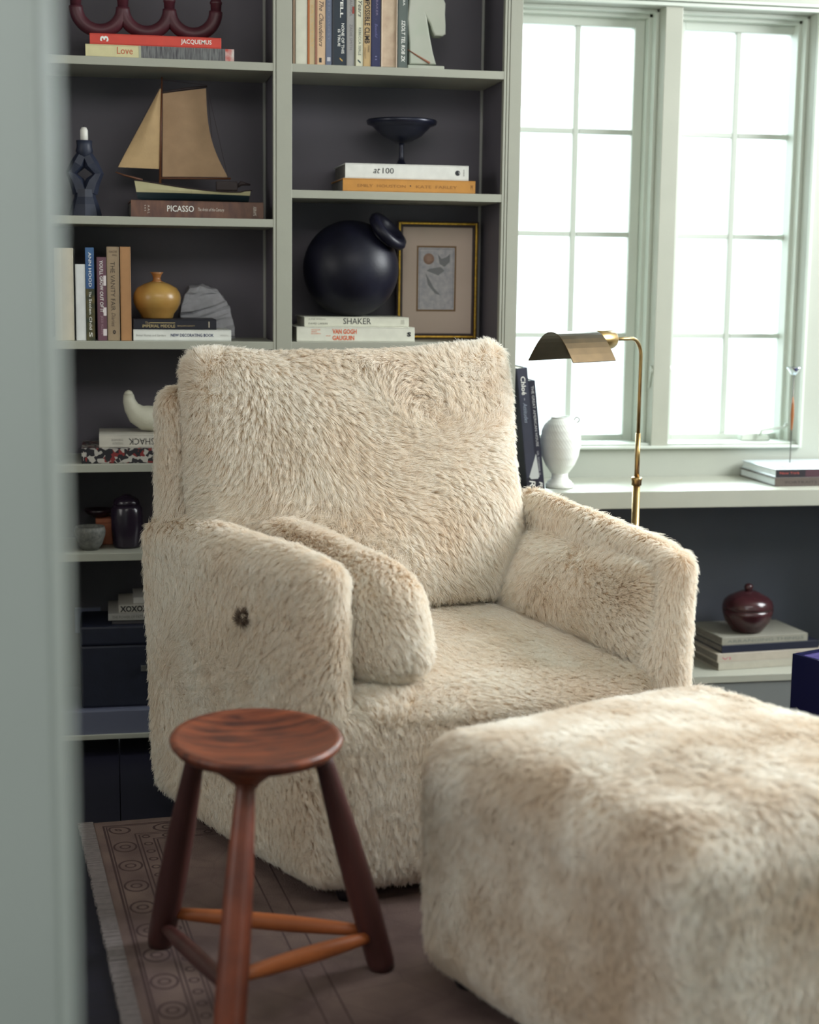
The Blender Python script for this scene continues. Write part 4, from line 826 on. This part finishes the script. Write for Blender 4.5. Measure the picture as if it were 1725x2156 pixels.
#FUR_SECTION
# ------------------------------------------------------------------ sheepskin armchair and ottoman
rng = np.random.default_rng(7)
def furmat(name, c_root, c_tip, c_root2, c_tip2, is_hair=True):
    m = bpy.data.materials.new(name); m.use_nodes = True; nt = m.node_tree; N = nt.nodes; Lk = nt.links; b = N['Principled BSDF']
    b.inputs['Roughness'].default_value = 0.75; b.inputs['Specular IOR Level'].default_value = 0.15
    tc = N.new('ShaderNodeTexCoord'); n = N.new('ShaderNodeTexNoise'); n.inputs['Scale'].default_value = 5.0; n.inputs['Detail'].default_value = 5; n.inputs['Roughness'].default_value = .65
    Lk.new(tc.outputs['Object'], n.inputs['Vector'])
    r = N.new('ShaderNodeValToRGB'); r.color_ramp.elements[0].position = .40; r.color_ramp.elements[1].position = .66; Lk.new(n.outputs[0], r.inputs[0])
    if is_hair:
        hi = N.new('ShaderNodeHairInfo'); pw_ = N.new('ShaderNodeMath'); pw_.operation = 'POWER'; pw_.inputs[1].default_value = 0.8; Lk.new(hi.outputs['Intercept'], pw_.inputs[0])
        a = N.new('ShaderNodeMix'); a.data_type = 'RGBA'; a.inputs[6].default_value = lin(c_root); a.inputs[7].default_value = lin(c_tip); Lk.new(pw_.outputs[0], a.inputs[0])
        c = N.new('ShaderNodeMix'); c.data_type = 'RGBA'; c.inputs[6].default_value = lin(c_root2); c.inputs[7].default_value = lin(c_tip2); Lk.new(pw_.outputs[0], c.inputs[0])
        d = N.new('ShaderNodeMix'); d.data_type = 'RGBA'; Lk.new(r.outputs[0], d.inputs[0]); Lk.new(a.outputs[2], d.inputs[6]); Lk.new(c.outputs[2], d.inputs[7]); Lk.new(d.outputs[2], b.inputs['Base Color'])
        tl = N.new('ShaderNodeBsdfTranslucent'); Lk.new(d.outputs[2], tl.inputs[0]); ms = N.new('ShaderNodeMixShader'); ms.inputs[0].default_value = .35
        Lk.new(b.outputs[0], ms.inputs[1]); Lk.new(tl.outputs[0], ms.inputs[2]); Lk.new(ms.outputs[0], N['Material Output'].inputs[0])
    else: b.inputs['Base Color'].default_value = lin(c_root)
    return m
FURM = furmat('sheepskin_fur', (234, 216, 191), (255, 253, 247), (221, 197, 167), (251, 243, 230))
FURO = furmat('ottoman_fur', (231, 215, 193), (254, 252, 247), (198, 175, 147), (232, 216, 196))
HIDE = furmat('sheepskin_hide', (222, 206, 184), 0, 0, 0, False)
V3 = lambda *a: np.array(a, float)
def rpiece(lo, hi, r, puff=0.0, n=26, lump=0.005, seed=0, ears=0.0):
    """rounded, slightly stuffed hexahedron; lo/hi = bottom and top corners in order front-left, front-right, back-right, back-left"""
    C8 = [np.array(p, float) for p in list(lo)+list(hi)]
    hx = (np.linalg.norm(C8[1]-C8[0])+np.linalg.norm(C8[5]-C8[4]))/4; hy = (np.linalg.norm(C8[3]-C8[0])+np.linalg.norm(C8[6]-C8[5]))/4
    hz = (np.linalg.norm(C8[4]-C8[0])+np.linalg.norm(C8[6]-C8[2]))/4; h = np.array([hx, hy, hz]); r = min(r, h.min()*0.98)
    t = np.linspace(-1, 1, n+1); t = np.sign(t)*(1-(1-np.abs(t))**1.7)
    idx = {}; vs = []; qs = []
    def vid(i, j, k):
        key = (i, j, k)
        if key not in idx: idx[key] = len(vs); vs.append((t[i], t[j], t[k]))
        return idx[key]
    for i in range(n):
        for j in range(n):
            qs += [(vid(i, j, 0), vid(i, j+1, 0), vid(i+1, j+1, 0), vid(i+1, j, 0)), (vid(i, j, n), vid(i+1, j, n), vid(i+1, j+1, n), vid(i, j+1, n)),
                   (vid(i, 0, j), vid(i+1, 0, j), vid(i+1, 0, j+1), vid(i, 0, j+1)), (vid(i, n, j), vid(i, n, j+1), vid(i+1, n, j+1), vid(i+1, n, j)),
                   (vid(0, i, j), vid(0, i, j+1), vid(0, i+1, j+1), vid(0, i+1, j)), (vid(n, i, j), vid(n, i+1, j), vid(n, i+1, j+1), vid(n, i, j+1))]
    p = np.array(vs); pf = np.broadcast_to(np.array(puff, float), (3,))
    q = p*h; c = np.clip(q, -(h-r), h-r); d = q-c; q = c + d/np.linalg.norm(d, axis=1, keepdims=True)*r
    u = q/h
    w = 1-u**2; 
    for a in range(3):
        b, c_ = [x for x in range(3) if x != a]
        u[:, a] += np.sign(u[:, a])*np.abs(u[:, a])**3*pf[a]/h[a]*np.clip(w[:, b], 0, 1)**.7*np.clip(w[:, c_], 0, 1)**.7
    U = (u+1)/2; x, y, z = U[:, 0:1], U[:, 1:2], U[:, 2:3]
    bot = C8[0]*(1-x)*(1-y)+C8[1]*x*(1-y)+C8[2]*x*y+C8[3]*(1-x)*y
    top = C8[4]*(1-x)*(1-y)+C8[5]*x*(1-y)+C8[6]*x*y+C8[7]*(1-x)*y
    P = bot*(1-z)+top*z
    cen = P.mean(0); dirn = (P-cen)/np.linalg.norm(P-cen, axis=1, keepdims=True)
    P = P + dirn*(vnoise(P, 7.0, seed)*lump)[:, None] + dirn*(vnoise(P, 16.0, seed+3)*lump*.4)[:, None]
    return P, qs
_WV = {}
def vnoise(P, scale, seed):
    k = (scale, seed)
    if k not in _WV:
        g = np.random.default_rng(seed*131+11); _WV[k] = (g.normal(size=(10, 3))*scale*1.1, g.uniform(0, 6.28, 10), g.uniform(.5, 1, 10))
    K, ph, am = _WV[k]
    return (np.sin(P@K.T+ph)*am).sum(1)/4.0
def vfield(P, scale, seed): return np.stack([vnoise(P, scale, seed+i*17) for i in range(3)], 1)
NF = [0]
def furry(name, parent, P, qs, hair, comb=(0, 0, -1), dens=300000, length=.030, swirl=.9, lift=.55, seed=1, hscale=5.0, rad=.00047, label=None, clump=.0075, hname='fur'):
    me = bpy.data.meshes.new(name); me.from_pydata([tuple(v) for v in P], [], qs); me.update()
    o = link(name, me, HIDE, parent, smooth=True, label=label)
    off = np.array(o.data.vertices[0].co) - P[0]
    # sample clump centres
    Q = np.array(qs); T = np.concatenate([Q[:, [0, 1, 2]], Q[:, [0, 2, 3]]]); A, B, C = P[T[:, 0]], P[T[:, 1]], P[T[:, 2]]
    fn = np.cross(B-A, C-A); ar = np.linalg.norm(fn, axis=1)/2; fnn = fn/np.maximum(ar*2, 1e-12)[:, None]
    vn = np.zeros_like(P); 
    for i in range(3): np.add.at(vn, T[:, i], fn)
    vn /= np.maximum(np.linalg.norm(vn, axis=1, keepdims=True), 1e-12)
    cc = np.array(CAM_C); cen = (A+B+C)/3; face = ((cc-cen)*fnn).sum(1)/np.linalg.norm(cc-cen, axis=1)
    wgt = ar*np.where(face > -.45, 1.0, .22); total = wgt.sum()
    n_ = int(total*dens)
    ti = rng.choice(len(T), n_, p=wgt/total); r1, r2 = rng.random(n_), rng.random(n_); sq = np.sqrt(r1)
    b0, b1, b2 = (1-sq)[:, None], (sq*(1-r2))[:, None], (sq*r2)[:, None]
    RP = A[ti]*b0+B[ti]*b1+C[ti]*b2; RN = vn[T[ti, 0]]*b0+vn[T[ti, 1]]*b1+vn[T[ti, 2]]*b2; RN /= np.linalg.norm(RN, axis=1, keepdims=True)
    # locks: jittered cells share a direction and a centre
    cw = RP + vfield(RP, 90, seed+21)*.0022
    cell = np.floor(cw/clump).astype(np.int64); key = (cell[:, 0]*73856093) ^ (cell[:, 1]*19349663) ^ (cell[:, 2]*83492791)
    _, inv, cnt = np.unique(key, return_inverse=True, return_counts=True); K = len(cnt)
    def cmean(v): return np.stack([np.bincount(inv, v[:, a], K) for a in range(3)], 1)/cnt[:, None]
    CP = cmean(RP); CN = cmean(RN); CN /= np.maximum(np.linalg.norm(CN, axis=1, keepdims=True), 1e-6)
    def comb_at(P_):
        return np.array(comb, float)[None] + vfield(P_, hscale, seed)*swirl*1.2 + vfield(P_, hscale*3.6, seed+5)*swirl*.5
    G0 = comb_at(CP) + rng.normal(size=(K, 3))*.24*(1+.6*vnoise(CP, 9, seed+31))[:, None]
    G = G0[inv]*.75 + comb_at(RP)*.25 + rng.normal(size=(n_, 3))*.10
    G -= (G*RN).sum(1, keepdims=True)*RN; G /= np.maximum(np.linalg.norm(G, axis=1, keepdims=True), 1e-6)
    nP = 5; tt = np.linspace(0, 1, nP)
    L = length*np.clip(1+.28*vnoise(RP, hscale*1.7, seed+9), .6, 1.35)*rng.uniform(.85, 1.12, K)[inv]*rng.uniform(.7, 1.08, n_)
    lf = np.clip(lift*(1+.5*vnoise(RP, hscale*2, seed+2))*rng.uniform(.6, 1.4, K)[inv], .15, 1.8)[:, None]
    L = L[:, None]
    pts = [RP - RN*.001]
    for i in range(1, nP):
        t = (i-.5)/(nP-1); d = RN*(lf*(1-t*.9)+.06) + G*(.25+t*1.0); d /= np.linalg.norm(d, axis=1, keepdims=True)
        pts.append(pts[-1]+d*L/(nP-1))
    S_ = np.stack(pts, 1)
    cm = np.stack([cmean(S_[:, i]) for i in range(nP)], 1)[inv]
    amt = np.clip(.24+.30*vnoise(RP, 9, seed+41), .04, .75)[:, None, None]
    cl = amt*(tt**1.4)[None, :, None]
    S_ = S_*(1-cl)+cm*cl
    S_ = S_ + rng.normal(size=(n_, 1, 3))*.0017*tt[None, :, None] + rng.normal(size=(n_, nP, 3))*.00035*tt[None, :, None]
    S_ = S_ + off; NF[0] += n_
    hc = bpy.data.hair_curves.new(hname); hc.add_curves([nP]*n_)
    hc.attributes['position'].data.foreach_set('vector', S_.astype('f').ravel())
    ra = hc.attributes.get('radius') or hc.attributes.new('radius', 'FLOAT', 'POINT')
    ra.data.foreach_set('value', np.tile((rad*(1-.75*tt**1.5)).astype('f'), n_))
    hc.materials.append(hair)
    h = bpy.data.objects.new(hname, hc); COL.objects.link(h); h.parent = o; h['kind'] = 'stuff'
    return o
def A3(px, py, Y): return np.array(at(px, py, Y))
ch = empty('armchair', (0.6, -0.7, 0), 'large cream sheepskin armchair with loose fur cushions facing the ottoman', 'armchair')
z0 = 0.045
P, q_ = rpiece([(.40, -1.075, z0), (1.125, -.985, z0), (.99, -.26, z0), (.11, -.40, z0)], [(.385, -1.085, .40), (1.14, -.99, .40), (.99, -.26, .40), (.10, -.40, .40)], .05, (.0, .02, 0.0), seed=1)
furry('base', ch, P, q_, FURM, seed=1, length=.028, comb=(0, 0, -1.3), swirl=.5, hscale=4)
P, q_ = rpiece([(.375, -1.075, z0), (.455, -1.055, z0), (.185, -.38, z0), (.088, -.405, z0)], [(.362, -1.08, .680), (.44, -1.055, .672), (.165, -.38, .685), (.062, -.405, .672)], .04, (.012, .01, .004), seed=2)
furry('arm', ch, P, q_, FURM, seed=2, length=.028, comb=(0, 0, -1.0), swirl=.8, hscale=4)
P, q_ = rpiece([(1.055, -.99, .25), (1.135, -.985, .25), (.985, -.25, .25), (.90, -.25, .25)], [(1.100, -.985, .662), (1.150, -.98, .662), (1.02, -.25, .705), (.965, -.25, .705)], .038, (.01, .01, .004), seed=3)
furry('arm', ch, P, q_, FURM, seed=3, length=.028, comb=(0, 0, -1.0), swirl=.8)
P, q_ = rpiece([(.115, -.50, .3), (.94, -.36, .3), (.94, -.25, .3), (.10, -.39, .3)], [(.115, -.50, .955), (.93, -.33, .93), (.92, -.20, .93), (.105, -.35, .955)], .045, (.0, .015, .005), seed=4)
furry('back', ch, P, q_, FURM, seed=4, length=.026)
P, q_ = rpiece([(.45, -1.09, .34), (1.08, -1.0, .34), (.93, -.33, .34), (.22, -.44, .34)], [(.45, -1.07, .425), (1.09, -.985, .42), (.93, -.33, .445), (.22, -.44, .445)], .05, (.0, .01, .022), seed=5)
furry('seat_cushion', ch, P, q_, FURM, seed=5, length=.024, comb=(-.5, .2, -.1), swirl=1.3, lift=.58)
P, q_ = rpiece([A3(455, 1310, -.60), A3(1105, 1268, -.43), A3(1105, 1268, -.43)+V3(-.01, .11, .02), A3(455, 1310, -.60)+V3(-.01, .11, 0)],
               [A3(396, 738, -.53), A3(1058, 716, -.37), A3(1058, 716, -.37)+V3(0, .09, -.01), A3(396, 738, -.53)+V3(0, .09, -.01)], .042, (.012, .07, -.012), n=34, seed=6, lump=.010)
u_ = np.clip((P[:, 2]-P[:, 2].max()+.10)/.10, 0, 1); v_ = np.clip((P[:, 0]-P[:, 0].max()+.13)/.13, 0, 1); P[:, 2] += .022*u_*v_**2; P[:, 2] -= .010*u_*np.exp(-((P[:, 0]-P[:, 0].min()-.30)/.2)**2)
furry('back_cushion', ch, P, q_, FURM, seed=6, length=.030, comb=(-.15, 0, -.5), swirl=1.2, hscale=5)
P, q_ = rpiece([(.455, -1.06, .435), (.635, -1.04, .43), (.42, -.53, .45), (.255, -.56, .45)], [(.465, -1.03, .67), (.60, -1.01, .655), (.38, -.53, .685), (.27, -.56, .685)], .075, (.012, .02, .008), seed=7)
furry('arm_cushion', ch, P, q_, FURM, seed=7, length=.026, comb=(0, -.3, -1), swirl=.9)
iF, iB, tF, tB = np.array((1.045, -.93, .44)), np.array((.885, -.36, .455)), A3(1356, 1204, -.94), A3(1106, 1126, -.40)
o2 = V3(.075, .01, 0)
P, q_ = rpiece([iF, iF+V3(.05, .02, 0), iB+o2, iB], [tF, tF+V3(.022, .015, -.01), tB+V3(.05, .01, 0), tB], .032, (.032, .02, .008), seed=8, lump=.008)
furry('arm_cushion', ch, P, q_, FURM, seed=8, length=.028, comb=(.2, -.6, -.7), swirl=1.0)
# small dark tuft on the outside of the left arm
tp = A3(512, 1300, -.80); tp = np.array(atz(512, 1300, tp[2])); 
TF = furmat('brown_tuft', (96, 80, 72), (150, 132, 116), (86, 72, 66), (130, 114, 102))
dl = (V3(.372, -1.07, 0)-V3(.10, -.405, 0)); dl /= np.linalg.norm(dl); nn = V3(dl[1], -dl[0], 0)
r_ = ray(512, 1300); o0 = np.array(CAM_C); pl = V3(.08, -.405, 0)+nn*.022; tq = ((pl-o0)@nn)/(np.array(r_)@nn); hit = o0+np.array(r_)*tq
ex, ey, ez = dl*.008, nn*.005, V3(0, 0, .008)
P, q_ = rpiece([hit-ex+ey-ez, hit+ex+ey-ez, hit+ex-ey-ez, hit-ex-ey-ez], [hit-ex+ey+ez, hit+ex+ey+ez, hit+ex-ey+ez, hit-ex-ey+ez], .008, 0, n=8, lump=.004, seed=9)
furry('tuft', ch, P, q_, TF, seed=9, length=.022, dens=500000, label='small dark brown tuft on the outer arm')
# glides under the skirt
for (x, y) in ((.44, -1.02), (1.04, -.94), (.94, -.32), (.17, -.46)):
    lathe('foot', [(0.001, 0.0085), (.018, .0085), (.022, .02), (.024, .07), (.001, .07)], (x, y, 0), mat('dark_foot', (30, 26, 34), .5), ch, 16)
ot = empty('ottoman', (0.95, -1.55, 0), 'square cream sheepskin ottoman in front of the armchair, nearest the camera', 'ottoman')
L0 = V3(.502, -1.40, 0); eu, ev = V3(.915, .404, 0), V3(.404, -.915, 0)
W_, D_ = .66, .63
Nn = L0+ev*D_; R0 = L0+eu*W_; NR = Nn+eu*W_
zt_, zb_ = V3(0, 0, .445), V3(0, 0, .045)
P, q_ = rpiece([Nn+zb_, NR+zb_, R0+zb_, L0+zb_], [Nn+zt_, NR+zt_, R0+zt_, L0+zt_], .06, (.012, .012, .022), n=34, seed=12, lump=.006)
cn = Nn+eu*.045; dd = np.linalg.norm((P-cn)[:, :2], axis=1); gv = np.exp(-(dd/.024)**2)*np.clip((P[:, 2]-.05)/.1, 0, 1)*np.clip((.44-P[:, 2])/.08, 0, 1); P[:, :2] += ((L0+NR)/2-cn)[None, :2]*gv[:, None]*.028
furry('body', ot, P, q_, FURO, seed=12, length=.028, comb=(.1, -.2, -1), swirl=.8, hscale=4, dens=280000)
for p_ in (Nn, NR, R0, L0):
    p_ = p_+((Nn+R0)/2-p_)*.2
    lathe('foot', [(0.001, 0.0085), (.02, .0085), (.024, .02), (.026, .07), (.001, .07)], (p_[0], p_[1], 0), mat('dark_foot', (30, 26, 34), .5), ot, 16)
print('STRANDS', NF[0])
